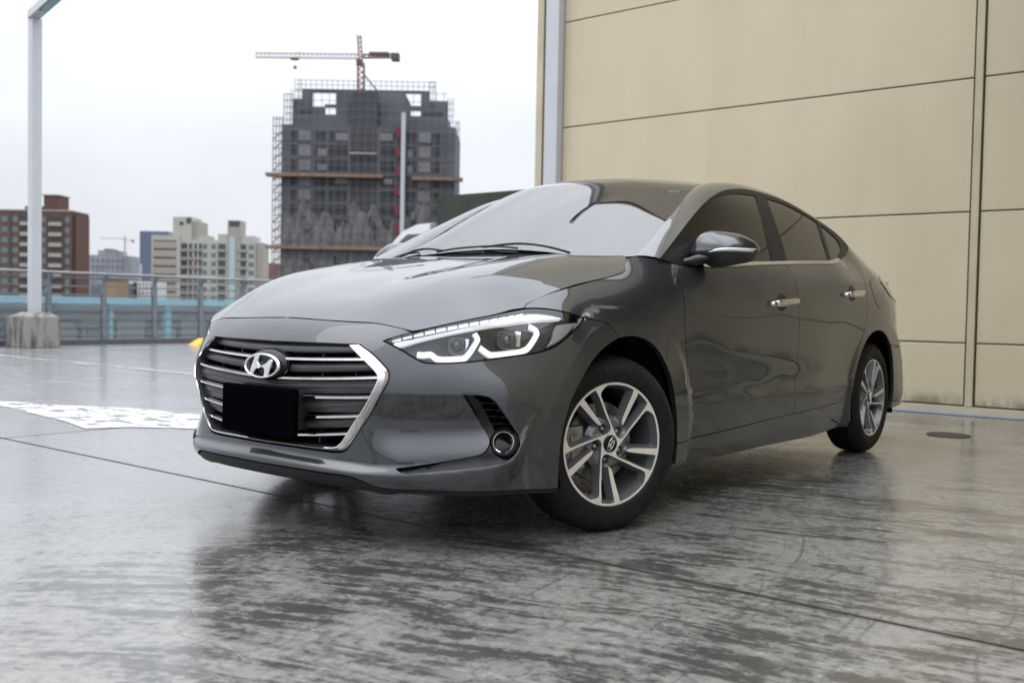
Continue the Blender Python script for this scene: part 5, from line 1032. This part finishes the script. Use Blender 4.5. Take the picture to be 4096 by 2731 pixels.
panel('side_skirt', side, loop(SILL, SK_END, rev(TRIM), [[1.99, .205], [1.9, .198], [1.806, .200]], rev(SKF), h=.012), PAINT, car, h=.02, flange=.02, sides='LR')
panel('skirt_trim', side, loop(TRIM, [[3.752, .2068], [3.752, .178]], rev(SLOW), [[1.806, .182], [1.806, .200]], [[1.806, .200], [1.9, .198], [1.99, .205]], h=.015), PAINT, car, off=-.014, h=.025, flange=.02, sides='LR')
# fuel flap
FU = loop([[4.085, .975], [4.14, .968], [4.185, .93], [4.20, .88], [4.19, .835], [4.155, .822], [4.10, .835], [4.06, .88], [4.055, .94], [4.085, .975]], h=.008)
panel('fuel_flap', side, smooth_closed(FU[::6], .008), PAINT, qp[0], off=.0012, h=.02, flange=.006, inset=.0012)
panel('fuel_flap_gap', side, smooth_closed(FU[::6], .008), VOID, qp[0], off=.0006, h=.02, flange=.004, inset=-.0016)
# ---- door handles
def handle(y0, y1, z0, z1, parent, lock, sx):
    """pull handle: bright grip over a dark scooped cup"""
    n_ = 22; t = np.linspace(0, 1, n_); P = []
    for i, u in enumerate(t):
        y = y0 + (y1 - y0) * u; z = z0 + (z1 - z0) * u
        h_ = .0105 * (1 - .35 * max(0, (u - .15)) ** 1.0 if u > .15 else .55 + u * 3) ; h_ = (.006 + .0085 * min(1, u / .12)) * min(1, .55 + (1 - u) / .1) * (1.15 - .25 * u)
        x0 = float(side(np.array([to_s(.9, y)[0][0]]), np.array([z]))[0, 0]); out = .034 * min(1, u / .10, (1 - u) / .06 + .35) ** .5
        P.append([(x0 + out - .020, y, z + h_ * .8), (x0 + out - .006, y, z + h_), (x0 + out, y, z + h_ * .62), (x0 + out + .001, y, z - h_ * .5), (x0 + out - .006, y, z - h_), (x0 + out - .020, y, z - h_ * .8)])
    g = autosmooth(grid_mesh('door_handle', np.array(P), CHROME, parent, closed_v=True, mirror=sx < 0, cap=True, flip=True), 50)
    ym, zm = (y0 + y1) / 2 + .0 - .01, (z0 + z1) / 2; sc_ = to_s(.9, ym)[0][0]
    cup = np.stack([sc_ + .062 * np.sign(np.cos(a)) * np.abs(np.cos(a)) ** 1.3 for a in np.linspace(0, 2 * math.pi, 40, endpoint=False)]); cz = zm + .040 * np.sin(np.linspace(0, 2 * math.pi, 40, endpoint=False))
    panel('handle_cup_shade', side, np.stack([cup, cz], 1), RUBBERT, parent, off=.0015, h=.012, flange=.004, sides='L' if sx > 0 else 'R', inset=0)  # flat sheet on the door skin; shade of the cup is in its colour
    m = MB()
    for yy in (y0 + .025, y1 - .03):
        zz = z0 + (z1 - z0) * (yy - y0) / (y1 - y0); x0 = float(side(np.array([to_s(.9, yy)[0][0]]), np.array([zz]))[0, 0]); m.box(sx * (x0 - .01), sx * (x0 + .022), yy - .018, yy + .018, zz - .008, zz + .008)
    m.build('handle_mount', GLOSSB, parent)
    return g
for sx, k in ((1, 0), (-1, 1)):
    handle(1.165, 1.418, .822, .838, fdoor[k], True, sx); handle(2.10, 2.345, .884, .898, rdoor[k], False, sx)
# ---- greenhouse
RAIL = cat_(S['rail'][:13], [[2.4241, 1.2185], [2.4900, 1.184]])
B3 = lambda q, off=0.: side(q[:, 0], q[:, 1], off)
def yz_of(q): P = B3(q); return P[:, 1:]
belt_yz = yz_of(smooth_line(BELT, .03)); belt_yz = belt_yz[::-1]
FRONT_E = np.array([belt_yz[-1], S['rail'][0]])
FRAME = loop(RAIL, cat_([RAIL[-1]], belt_yz[1:]), FRONT_E, h=.014)
GF = loop(S['glass_f'], S['glass_f2'], S['glass_fb'], S['glass_ff'], h=.012); GRR = loop(S['glass_r'], S['glass_r2'], S['glass_rb'], S['glass_rf'], h=.012)
GQ = loop([[2.2031, 1.2553], [2.29, 1.226], [2.372, 1.190]], [[2.372, 1.190], [2.38, 1.155], [2.36, 1.13], [2.30, 1.100], [2.21, 1.0760], [2.1381, 1.0649]], [[2.1381, 1.0649], [2.16, 1.13], [2.2031, 1.2553]], h=.012)
frame = panel('window_frame', glass, FRAME, FRAMEB, [fdoor[0], fdoor[1]], off=.004, h=.03, holes=[GF, GRR, GQ], flange=.012, sides='LR', inset=.001)
panel('window_glass', glass, GF, TINTED, fdoor, h=.05, flange=0, sides='LR', inset=-.002)
panel('window_glass', glass, GRR, TINTED, rdoor, h=.05, flange=0, sides='LR', inset=-.002)
panel('quarter_glass', glass, GQ, TINTED, rdoor, h=.05, flange=0, sides='LR', inset=-.002)
# chrome waist moulding
q = smooth_line(cat_(BELT[2:], [[4.015, 1.178]]), .02)
q = q + [0, .002]
for sx, dr in ((1, fdoor[0]), (-1, fdoor[1])):
    w_ = np.interp(q[:, 0], [2.1, 2.3, 3.5, 3.7, 4.0], [.012, .0155, .0155, .018, .014]); t_ = np.gradient(q, axis=0); t_ /= np.linalg.norm(t_, axis=1)[:, None]; n_ = np.stack([-t_[:, 1], t_[:, 0]], 1)
    P = [B3(q + n_ * (k * w_)[:, None], o) for k, o in ((-.1, -.01), (-.08, .003), (.2, .0065), (.8, .006), (1.05, .002), (1.08, -.02))]
    autosmooth(grid_mesh('waist_moulding', np.array(P), CHROME, dr, mirror=sx < 0), 40)
# windscreen, roof, rear screen, boot lid
WL = np.array([[.6798, .3696], [.6691, .4514], [.6498, .5897], [.6237, .7463], [.5966, .8886], [.5780, .995], [.5565, 1.0956], [.5300, 1.172]])
WT = np.array([[.5300, 1.172], [.4817, 1.095], [.3803, .9674], [.2475, .878], [.1264, .836], [0, .822]])
WB = np.array([[.6798, .3696], [.6069, .310], [.4801, .245], [.2294, .178], [0, .160]])
screen = panel('windshield', top, loop(rev(WB), WL, WT, h=.014), WINDSCREEN, car, h=.03, flange=0, both=True, inset=0)
FL = cat_(S['frit_l'][:-1], [[.5506, 1.0254], [.5397, 1.037], [.5204, 1.0343]]); FTp = np.array([[.5204, 1.0343], [.4045, .9267], [.3051, .866], [.18, .825], [0, .852]])
FTp = np.array([[.5204, 1.0343], [.46, .985], [.3803, .925], [.28, .873], [.15, .850], [0, .846]])
FB = np.array([[.6354, .3839], [.555, .3315], [.426, .2665], [.25, .215], [0, .195]])
fr_in = loop(rev(FB), FL, FTp, h=.014)
panel('window_film', top, fr_in, FILM, screen, off=-.006, h=.03, flange=0, both=True, inset=0)
# black border printed on the inside of the glass: two half strips
for sx in (1, -1):
    bo = resample(np.vstack([smooth_line(rev(WB), .01), smooth_line(WL, .01), smooth_line(WT, .01)]), n=140); bi = resample(np.vstack([smooth_line(rev(FB), .01), smooth_line(FL, .01), smooth_line(FTp, .01)]), n=140)
    P = [top(*(bo + (bi - bo) * t).T, -.003) for t in (0, .33, .66, 1)]
    grid_mesh('glass_border', np.array(P), FRIT, screen, mirror=sx < 0, flip=True)
RE = np.array([[.5300, 1.172], [.528, 1.30], [.526, 1.5], [.524, 1.8], [.524, 2.1], [.530, 2.34]])
RB = np.array([[.530, 2.34], [.35, 2.30], [0, 2.285]])
panel('roof', top, loop(rev(WT), RE, RB, h=.016), PAINT, car, h=.03, flange=.012, both=True)
RS = np.array([[.530, 2.34], [.545, 2.6], [.565, 2.85], [.585, 3.02]]); RSB = np.array([[.585, 3.02], [.4, 3.08], [0, 3.11]])
panel('rear_window', top, loop(rev(RB), RS, RSB, h=.016), TINTED, car, h=.04, flange=.01, both=True)
BT = np.array([[.585, 3.02], [.60, 3.12], [.605, 3.3], [.575, 3.50]]); BTE = np.array([[.575, 3.50], [.4, 3.57], [0, 3.625]])
panel('boot_lid', top, loop(rev(RSB), BT, BTE, h=.016), PAINT, car, h=.04, flange=.02, both=True)
# painted screen pillar, roof side and rear pillar in one sweep
inn = np.vstack([smooth_line(WL, .01), smooth_line(RE, .01)[1:], smooth_line(RS, .01)[1:], smooth_line(BT, .01)[1:]])
I3 = top(inn[:, 0], inn[:, 1], .001)
gr = smooth_line(S['rail'][:13].tolist() + [[2.4241, 1.2185], [2.4900, 1.184]], .01); G3 = glass(gr[:, 0], gr[:, 1], .003)
qt = smooth_line(QTOP, .02)
q0 = B3(qt); q0 = q0[q0[:, 1] > 2.52]
O3 = np.vstack([G3, q0])
lo_ = np.array([[.705, .335, .985]]); O3 = np.vstack([O3])
I3 = np.vstack([I3])
def by_y(P, ys): o = np.argsort(P[:, 1]); return np.stack([np.interp(ys, P[o, 1], P[o, 0]), ys, np.interp(ys, P[o, 1], P[o, 2])], 1)
tt = np.linspace(0, 1, 150); ya_ = .372 + (3.45 - .372) * tt; yo_ = .330 + (3.44 - .330) * tt
yo_ = np.where(tt < .5, yo_, yo_)
A3 = by_y(I3, ya_); Z3 = by_y(O3, yo_)
for c in (0, 2):                                   # fair the two rails
    for arr in (A3, Z3):
        for _ in range(4): arr[1:-1, c] = .25 * arr[:-2, c] + .5 * arr[1:-1, c] + .25 * arr[2:, c]
P = []
ch = Z3 - A3; tg = np.gradient((A3 + Z3) / 2, axis=0); nn = np.cross(tg, ch); nn /= np.linalg.norm(nn, axis=1)[:, None]; nn *= np.sign(nn[:, 2])[:, None]
bul = np.interp(ya_, [.37, .6, 1.1, 1.5, 2.2, 2.7, 3.1, 3.4], [.005, .006, .016, .022, .024, .026, .022, .012])
for t in np.linspace(0, 1, 15):
    P.append(A3 + ch * t + nn * (bul * 4 * (t * (1 - t)) ** 1.0 * (1 - .25 * (t - .5)))[:, None])
P = [A3 - nn * .014] + P + [Z3 - nn * .012]
for sx in (1, -1): autosmooth(grid_mesh('roof_pillar', np.array(P), PAINT, car, mirror=sx < 0), 50)
# bright bead between pillar and frame, roof ditch strip
gb = G3[4:60]
# cowl
HBx = smooth_line(HB, .02); WBx = resample(smooth_line(WB, .02), n=len(HBx))
a_ = hood(HBx[:, 0], HBx[:, 1], -.006); b3 = top(WBx[:, 0], WBx[:, 1], -.004)
c_ = np.vstack([a_[::-1] * [-1, 1, 1], a_[1:] if abs(a_[0, 0]) < 1e-6 else a_]); a_o = np.argsort(a_[:, 0]); a_ = a_[a_o]; b3 = b3[np.argsort(b3[:, 0])]
for sx in (1, -1):
    P = np.array([a_ + [0, 0, -.03], a_ + [0, .004, -.012], .5 * a_ + .5 * b3 + [0, 0, -.014], b3 + [0, -.006, -.004], b3 + [0, .02, -.006]])
    grid_mesh('cowl', P, MATT, car, mirror=sx < 0, flip=True)
# ---- wipers
def wiper(base, tipp, blade0, blade1, nm='wiper'):
    m = MB(); up = np.array([0, 0, .012])
    on = lambda q, o: top(np.array([q[0]]), np.array([q[1]]), o)[0]
    arm = np.array([on(np.array(base) * (1 - t) + np.array(tipp) * t, .012 + .010 * math.sin(math.pi * min(1, t * 1.1))) for t in np.linspace(0, 1, 14)])
    for i in range(13): m.bar(arm[i], arm[i + 1], .015 - .005 * i / 13, .008)
    m.add(*[[], []])
    o = m.build(nm, MATT, car)
    b = MB(); bl_ = np.array([on(np.array(blade0) * (1 - t) + np.array(blade1) * t, .008 + .004 * math.sin(math.pi * t)) for t in np.linspace(0, 1, 18)])
    for i in range(17): b.bar(bl_[i], bl_[i + 1], .008, .008)
    b.build('wiper_blade', SATIN, o)
    return o
wiper((.46, .238), (.06, .185), (.23, .198), (-.19, .176)); wiper((-.16, .172), (-.50, .262), (-.34, .220), (-.62, .318))
# ---- door mirrors
MO = S['mirror']; MO2 = MO[:, [0, 2]]
cen = np.array([1.0, 1.022])
def to_mirror_plane(p3):
    """slide points along the sight line they were measured on to the raked mirror plane"""
    Cc = np.array([2.669, -2.934, .7785]); d = p3 - Cc; t = (.535 - .9 * .835 + .9 * Cc[0] - Cc[1]) / (d[:, 1] - .9 * d[:, 0]); return Cc + d * t[:, None]
M3 = to_mirror_plane(MO); ms = smooth_closed(M3, .006); cen3 = M3.mean(0); cen3[2] -= .010
split = to_mirror_plane(S['mir_split'])
rows = []
for t, dep in ((0, .085), (0, .050), (.012, .024), (.06, .006), (.16, -.012), (.32, -.030), (.50, -.048), (.70, -.064), (.85, -.073), (.985, -.078)):
    rows.append(ms + (cen3 - ms) * t + np.array([-.62, 1, 0]) / 1.18 * dep)
rows = np.array(rows)
def mirror_build(sx, dr):
    a, b_ = rows.shape[:2]; V = rows.reshape(-1, 3) * [sx, 1, 1]; Fc = []; fm = []
    zs = np.interp(rows[..., 0], [.80, .84, .92, .94, .955, 1.06], [1.010, 1.013, 1.019, 1.026, 1.0315, 1.0345])
    for i in range(a - 1):
        for j in range(b_):
            k = (j + 1) % b_; f = (i * b_ + j, (i + 1) * b_ + j, (i + 1) * b_ + k, i * b_ + k); Fc.append(f if sx > 0 else f[::-1]); zc = rows[[i, i + 1], j][:, 2].mean() - zs[[i, i + 1], j].mean(); fm.append(0 if zc > 0 else 1)
    body = mesh('door_mirror', V, Fc, [PAINT, SATIN], dr, fm, True)
    import bmesh
    bm = bmesh.new(); bm.from_mesh(body.data); bmesh.ops.recalc_face_normals(bm, faces=bm.faces[:]); bm.to_mesh(body.data); bm.free(); autosmooth(body, 60)
    # mirror glass at the back
    gp = [tuple((p + (cen3 - p) * .08 + np.array([-.62, 1, 0]) / 1.18 * .05) * [sx, 1, 1]) for p in ms]
    mesh('mirror_glass', gp, [tuple(range(len(gp)))], CHROME, body, None, False)
    # turn signal strip
    sg = np.array([[.968, 1.0185], [.985, 1.0265], [1.005, 1.0305], [1.05, 1.0325], [1.095, 1.0330], [1.1, 1.026], [1.1, 1.0205], [1.05, 1.0205], [1.0, 1.0195]])
    return body
for sx, k in ((1, 0), (-1, 1)):
    mb = mirror_build(sx, fdoor[k])
    # signal: a thin bright strip following the shell at the split height
    from mathutils.bvhtree import BVHTree
    tree = BVHTree.FromPolygons([tuple(v.co) for v in mb.data.vertices], [tuple(p.vertices) for p in mb.data.polygons])
    P = []
    for dz_, o_ in ((-.0015, -.003), (0, .0022), (.5, .0032), (1, .0022), (1.1, -.003)):
        r_ = []
        for u in np.linspace(0, 1, 26):
            x_ = .908 + .132 * u; zlo = np.interp(x_, [.91, 1.03], [1.0150, 1.0185]); zhi = np.interp(x_, [.915, .935, .955, 1.03], [1.0160, 1.0250, 1.0290, 1.0320]); z_ = zlo + (zhi - zlo) * dz_
            hit = tree.ray_cast(Vector((sx * x_, .1, z_)), Vector((0, 1, 0)))
            if hit[0] is None: hit = tree.find_nearest(Vector((sx * x_, .5, z_)))
            r_.append(hit[0] + hit[1] * o_ * (1 if hit[1].y < 0.3 else -1))
        P.append([tuple(v) for v in r_])
    grid_mesh('turn_signal', np.array(P), WHITE_LENS, mb, flip=sx > 0)
    # foot
    m = MB(); rr = [(.79, .58, .972, .080, .018), (.835, .565, .979, .060, .020), (.865, .565, .988, .045, .022), (.90, .60, .998, .036, .022)]
    P = [[(sx * x, y + dy_ * math.cos(t), z + dz_ * math.sin(t)) for t in np.linspace(0, 2 * math.pi, 20, endpoint=False)] for x, y, z, dy_, dz_ in rr]
    grid_mesh('mirror_foot', np.array(P), SATIN, mb, closed_v=True, cap=True)
# ---- inside
m = MB(); dsh = [(-.62, .62)]
P = np.array([[(x, y + .10 * (x / .62) ** 2, z) for x in np.linspace(-.66, .66, 14)] for y, z in ((.16, .94), (.30, .965), (.55, .985), (.72, .975), (.80, .93), (.82, .70), (.60, .45))])
grid_mesh('dashboard', P, TRIMC, car, flip=True)
def seat(x, y):
    P = [];
    for u, (yy, z, w, d) in enumerate(((.36, .50, .24, .07), (.45, .62, .25, .08), (.52, .80, .25, .08), (.57, .96, .23, .07), (.60, 1.06, .19, .055), (.61, 1.09, .12, .045), (.62, 1.12, .10, .045), (.635, 1.20, .13, .05), (.645, 1.265, .11, .04), (.65, 1.28, .05, .02))):
        P.append([(x + w * np.sign(math.cos(t)) * abs(math.cos(t)) ** .6, y + yy + d * np.sign(math.sin(t)) * abs(math.sin(t)) ** .6, z) for t in np.linspace(0, 2 * math.pi, 24, endpoint=False)])
    o = grid_mesh('seat', np.array(P), SEATM, car, closed_v=True, cap=True)
    m = MB(); m.box(x - .25, x + .25, y - .16, y + .40, .38, .54); m.build('seat_cushion', SEATM, o, bevel=.05)
seat(.36, .98); seat(-.36, .98)
m = MB(); m.box(-.62, .62, 2.25, 2.45, .55, 1.12); m.box(-.62, .62, 1.85, 2.35, .42, .58); m.build('rear_bench', SEATM, car, bevel=.06)
m = MB(); t_ = np.linspace(0, 2 * math.pi, 33); m.tube([(.36 + .18 * math.cos(a), 1.02 - .05 + .07 * math.sin(a), .94 + .165 * math.sin(a)) for a in t_], .014, 8); m.bar((.20, .97, .93), (.52, .97, .93), .03, .04); m.bar((.36, .97, .93), (.36, .90, .84), .05)
m.build('steering_wheel', TRIMC, car, smooth=True)
m = MB(); m.box(-.10, .10, .98, 1.01, 1.255, 1.305); m.bar((0, .97, 1.35), (0, .99, 1.28), .02); m.build('rear_view_mirror', TRIMC, car, bevel=.008)
panel('windscreen_sticker', top, np.array([[.500, .952], [.535, .985], [.541, .968], [.506, .936]]), WHITESTK, screen, off=-.0015, h=.03, flange=0, inset=0)
# underside, firewall and cabin floor: dark
m = MB(); m.box(-.70, .70, -.50, 3.5, .19, .21); m.box(-.74, .74, .60, 3.0, .30, .36); m.box(-.62, .62, -.56, -.52, .24, .68); m.box(-.70, .70, .50, .56, .2, .9)
m.build('underbody', VOID, car)
for y in (-.03, 2.70):
    for sx in (1, -1):
        t = np.linspace(-.35, math.pi + .35, 28); P = np.array([[(sx * x, y + .365 * math.cos(a), .325 + .365 * math.sin(a)) for a in t] for x in (.872, .60)])
        grid_mesh('wheel_arch_liner', P, VOID, car)
        m = MB(); m.box(min(sx * .58, sx * .60), max(sx * .58, sx * .60), y - .36, y + .36, .21, .72); m.build('wheel_well', VOID, car)
# ---- wheels
POCK = S['rim_pocket']; _r = np.hypot(*POCK.T); POCK = POCK * np.minimum(1, .2085 / _r)[:, None]
RF = .2165
def rim_mesh():
    pk = loop(POCK[:4], POCK[3:7], POCK[6:10], POCK[9:11], POCK[10:15], POCK[14:17], POCK[16:19], POCK[18:25], cat_(POCK[24:], POCK[:1]), h=.0045)
    secs = []
    for k in range(5):
        a = 2 * math.pi * k / 5; c, s = math.cos(a), math.sin(a); secs.append(pk @ np.array([[c, s], [-s, c]]))
    t = np.linspace(0, 2 * math.pi, 160, endpoint=False); outer = np.stack([RF * np.cos(t), RF * np.sin(t)], 1)
    lugs = S['lugs']; la = np.arctan2(lugs[:, 1], lugs[:, 0]); lr = .0571; a0 = np.angle(np.exp(5j * la).mean()) / 5
    lug = [np.array([lr * math.cos(a0 + k * 2 * math.pi / 5), lr * math.sin(a0 + k * 2 * math.pi / 5)]) for k in range(5)]
    pts = [tuple(v) for v in outer]; ed = [(i, (i + 1) % 160) for i in range(160)]
    for q in secs:
        k = len(pts); pts += [tuple(v) for v in q]; ed += [(k + i, k + (i + 1) % len(q)) for i in range(len(q))]
    inner = []
    for q in secs:
        w_ = inset_poly(q, .0115); w_ = w_[pdist(w_, q) > .0112]
        k = len(pts); pts += [tuple(v) for v in w_]; inner.append(w_)
        ed += [(k + i, k + (i + 1) % len(w_)) for i in range(len(w_)) if np.linalg.norm(w_[i] - w_[(i + 1) % len(w_)]) < .02]
    tc_ = np.linspace(0, 2 * math.pi, 110, endpoint=False); q = np.stack([.098 * np.cos(tc_), .098 * np.sin(tc_)], 1); k = len(pts); pts += [tuple(v) for v in q]; ed += [(k + i, k + (i + 1) % 110) for i in range(110)]; inner.append(q)
    inner = np.vstack(inner)
    h = .0042; g = np.arange(-.22, .22, h); G = np.stack(np.meshgrid(g, g * .9), -1); G[1::2, :, 0] += h / 2; G = G.reshape(-1, 2); G = G[(G ** 2).sum(1) < (RF - .002) ** 2]
    d = np.min([pdist(G, q) for q in secs], axis=0); G = G[(d > h * .5) & (np.min([((G - q) ** 2).sum(1) for q in inner], axis=0) > (h * .4) ** 2)]
    vv, ee, ff, ov, _, _ = delaunay_2d_cdt([Vector(v) for v in pts + [tuple(v) for v in G]], ed, [], 0, 1e-7)
    V2 = np.array([tuple(v) for v in vv]); T = np.array([f for f in ff if len(f) == 3]); r = np.hypot(*V2.T)
    D = np.min([pdist(V2, q) for q in secs], axis=0); inn = np.any([inside(V2, q) for q in secs], axis=0); D = np.where(inn & (D > 1e-5), D, 0)
    face = -.016 * (1 - np.clip(r / .19, 0, 1) ** 2) + np.where(r > .208, (r - .208) * .1, 0)
    hub = sm((.105 - r) / .03)
    depth = np.minimum(.034, D * 2.6) * (1 - hub) + np.minimum(.012, D * 1.6) * hub
    dl = np.min([np.hypot(V2[:, 0] - l[0], V2[:, 1] - l[1]) for l in lug], axis=0); depth = depth + .018 * sm((.0165 - dl) / .005)
    X = np.stack([face - depth, V2[:, 0], V2[:, 1]], 1)
    cD = D[T].mean(1); cr = r[T].mean(1); cen_ = V2[T].mean(1); ins = np.any([inside(cen_, q) for q in secs], axis=0)
    keep = ~(ins & (cD > .01145) & (cr > .098) & (cr < .197)); T = T[keep]; ins = ins[keep]
    tn = np.cross(X[T[:, 1]] - X[T[:, 0]], X[T[:, 2]] - X[T[:, 0]]); w = tn[:, 0] < 0; T[w] = T[w][:, ::-1]
    ldc = np.min([np.hypot(cen_[keep][:, 0] - l[0], cen_[keep][:, 1] - l[1]) for l in lug], axis=0)
    fm = np.where(ins, 1, 0); fm = np.where(ldc < .0135, 2, fm)
    # split vertices between machined face and painted pockets for a crisp edge
    Vn = [X]; mp_ = {}; Tn = []
    for f, k in zip(T, fm):
        if k == 0: Tn.append(tuple(f)); continue
        Tn.append(tuple(mp_.setdefault(i, len(X) + len(mp_)) for i in f))
    inv = [None] * len(mp_)
    for i, j in mp_.items(): inv[j - len(X)] = X[i]
    V = np.vstack([X, np.array(inv)]); n0 = len(V)
    m = MB(); m.lathe([(RF, -.0005), (RF + .0035, -.003), (RF + .0035, -.010), (.205, -.03), (.198, -.05), (.195, -.14), (.205, -.18)], 72)
    # lathe is about x with (y, z) plane
    Vall = np.vstack([V, np.array(m.V)]); Fall = Tn + [tuple(i + n0 for i in f) for f in m.F]; FMall = list(fm) + [0] * 72 + [1] * (len(m.F) - 72)
    return Vall, Fall, FMall, lug
RV, RFc, RFM, LUG = rim_mesh()
def text_ring(parent, s, size, r, x, ang, flipdir=1):
    cu = bpy.data.curves.new('lettering', 'FONT'); cu.body = s; cu.size = size; cu.align_x = 'CENTER'; cu.resolution_u = 3; cu.space_character = 1.12
    to = bpy.data.objects.new('lettering', cu); COL.objects.link(to); bpy.context.view_layer.update()
    dg = bpy.context.evaluated_depsgraph_get(); me = bpy.data.meshes.new_from_object(to.evaluated_get(dg)); bpy.data.objects.remove(to)
    import bmesh
    bm = bmesh.new(); bm.from_mesh(me); bmesh.ops.subdivide_edges(bm, edges=[e for e in bm.edges if e.calc_length() > .02], cuts=2); bmesh.ops.triangulate(bm, faces=bm.faces[:])
    for v in bm.verts:
        a = ang - flipdir * v.co.x / r; rr = r + flipdir * v.co.y; v.co = (x(rr), rr * math.cos(a), rr * math.sin(a))
    bmesh.ops.recalc_face_normals(bm, faces=bm.faces[:]); bm.to_mesh(me); bm.free(); me.materials.clear(); me.materials.append(RUBBERT); me.name = 'tyre_lettering'
    return link(bpy.data.objects.new('tyre_lettering', me), parent)
TP_ = [(.2135, -.012), (.2165, -.001), (.223, .006), (.234, .0095), (.248, .0115), (.262, .0105), (.277, .006), (.287, .000), (.2885, -.0015), (.296, -.007), (.3035, -.015), (.3075, -.024)]
def tyre_build(parent):
    n_ = 280; V = []; cw = -.090
    half = TP_ + [(.3095, -.032), (.3110, -.046), (.3115, -.0475), (.3045, -.049), (.3045, -.055), (.3118, -.0565), (.3122, -.076), (.3052, -.0775), (.3052, -.0835), (.3123, -.085), (.3124, -.0895)]
    prof = half + [(r, 2 * cw - x) for r, x in half[::-1][1:]]
    nh = len(half); L = len(prof)
    for i, (r, x) in enumerate(prof):
        for k in range(n_):
            t = 2 * math.pi * k / n_; rr = r
            d_ = abs(x - cw)
            if .043 < d_ < .076 and k % 5 == 0: rr = r - (.0065 if d_ > .046 else .003)
            if .012 < d_ < .034 and r > .308 and k % 5 == 2: rr = r - .004
            V.append((x, rr * math.cos(t), rr * math.sin(t)))
    Fc = [(i * n_ + k, i * n_ + (k + 1) % n_, (i + 1) * n_ + (k + 1) % n_, (i + 1) * n_ + k) for i in range(L - 1) for k in range(n_)]
    o = mesh('tyre', V, Fc, RUBBER, parent, None, True)
    import bmesh
    bm = bmesh.new(); bm.from_mesh(o.data); bmesh.ops.recalc_face_normals(bm, faces=bm.faces[:]); bm.to_mesh(o.data); bm.free(); return autosmooth(o, 28)
def xwall(r): return float(np.interp(r, [p_[0] for p_ in TP_], [p_[1] for p_ in TP_])) + .0009
def wheel_build(first=None):
    w = mesh('wheel', RV, RFc, [ALLOY, ALLOYG, VOID], car, RFM, True); autosmooth(w, 38)
    tyre_build(w)
    text_ring(w, 'ECOPIA', .030, .2575, xwall, math.radians(88)); text_ring(w, 'EP150', .022, .2605, xwall, math.radians(56))
    text_ring(w, 'BRIDGESTONE', .0255, .2560, xwall, math.radians(-82))
    text_ring(w, '205/55R16', .014, .2350, xwall, math.radians(150)); text_ring(w, 'TUBELESS', .010, .2350, xwall, math.radians(-84))
    for l in LUG:
        m = MB(); m.lathe([(.0001, .008), (.0055, .0075), (.0092, .004), (.0105, -.002), (.0105, -.02)], 12, c=(-.034, l[0], l[1])); m.build('lug_nut', STEEL, w, smooth=True)
    m = MB(); m.lathe([(.0305, -.022), (.0305, -.0135), (.0285, -.0115), (.0001, -.0108)], 40); autosmooth(m.build('hub_cap', GLOSSB, w), 40)
    e = emblem('hub_emblem', w, Matrix.Translation((-.0100, 0, 0)) @ Matrix.Rotation(math.radians(62), 4, 'X') @ Matrix.Rotation(math.radians(90), 4, 'Z'), sc=.285)
    m = MB(); m.lathe([(.06, -.075), (.142, -.075), (.142, -.098), (.06, -.098)], 48); m.lathe([(.001, -.045), (.07, -.045), (.075, -.075)], 32); autosmooth(m.build('brake_disc', STEEL, w), 30)
    return w
def place(w, x, y, rz, rx): w.matrix_local = Matrix.Translation((x, y, .312)) @ Matrix.Rotation(rz, 4, 'Z') @ Matrix.Rotation(rx, 4, 'X')
w0 = wheel_build(); place(w0, .8524, -.0363, -math.radians(17.93), 0)
def clone(o, parent):
    c = o.copy(); link(c, parent)
    for ch in list(o.children): clone(ch, c)
    return c
for x, y, rz, rx in ((.862, 2.7, 0, math.radians(20)), (-.8524, .0363, math.pi - math.radians(17.93), .3), (-.862, 2.7, math.pi, .8)):
    w = clone(w0, car); place(w, x, y, rz, rx)
# brake calipers (they do not turn with the wheels)
for sx, y, st in ((1, -.0363, -17.93), (-1, .0363, 162.07), (1, 2.7, 0), (-1, 2.7, 180)):
    m = MB(); m.box(-.068, -.040, -.165, -.100, -.075, .075); m.box(-.105, -.040, -.178, -.150, -.065, .065); m.box(-.042, -.034, -.160, -.118, -.045, .045)
    o = m.build('brake_caliper', STEEL, car, bevel=.008); o.matrix_local = Matrix.Translation((sx * .855, y, .312)) @ Matrix.Rotation(math.radians(st), 4, 'Z') @ Matrix.Rotation(.08 if st < 90 else math.pi, 4, 'X')
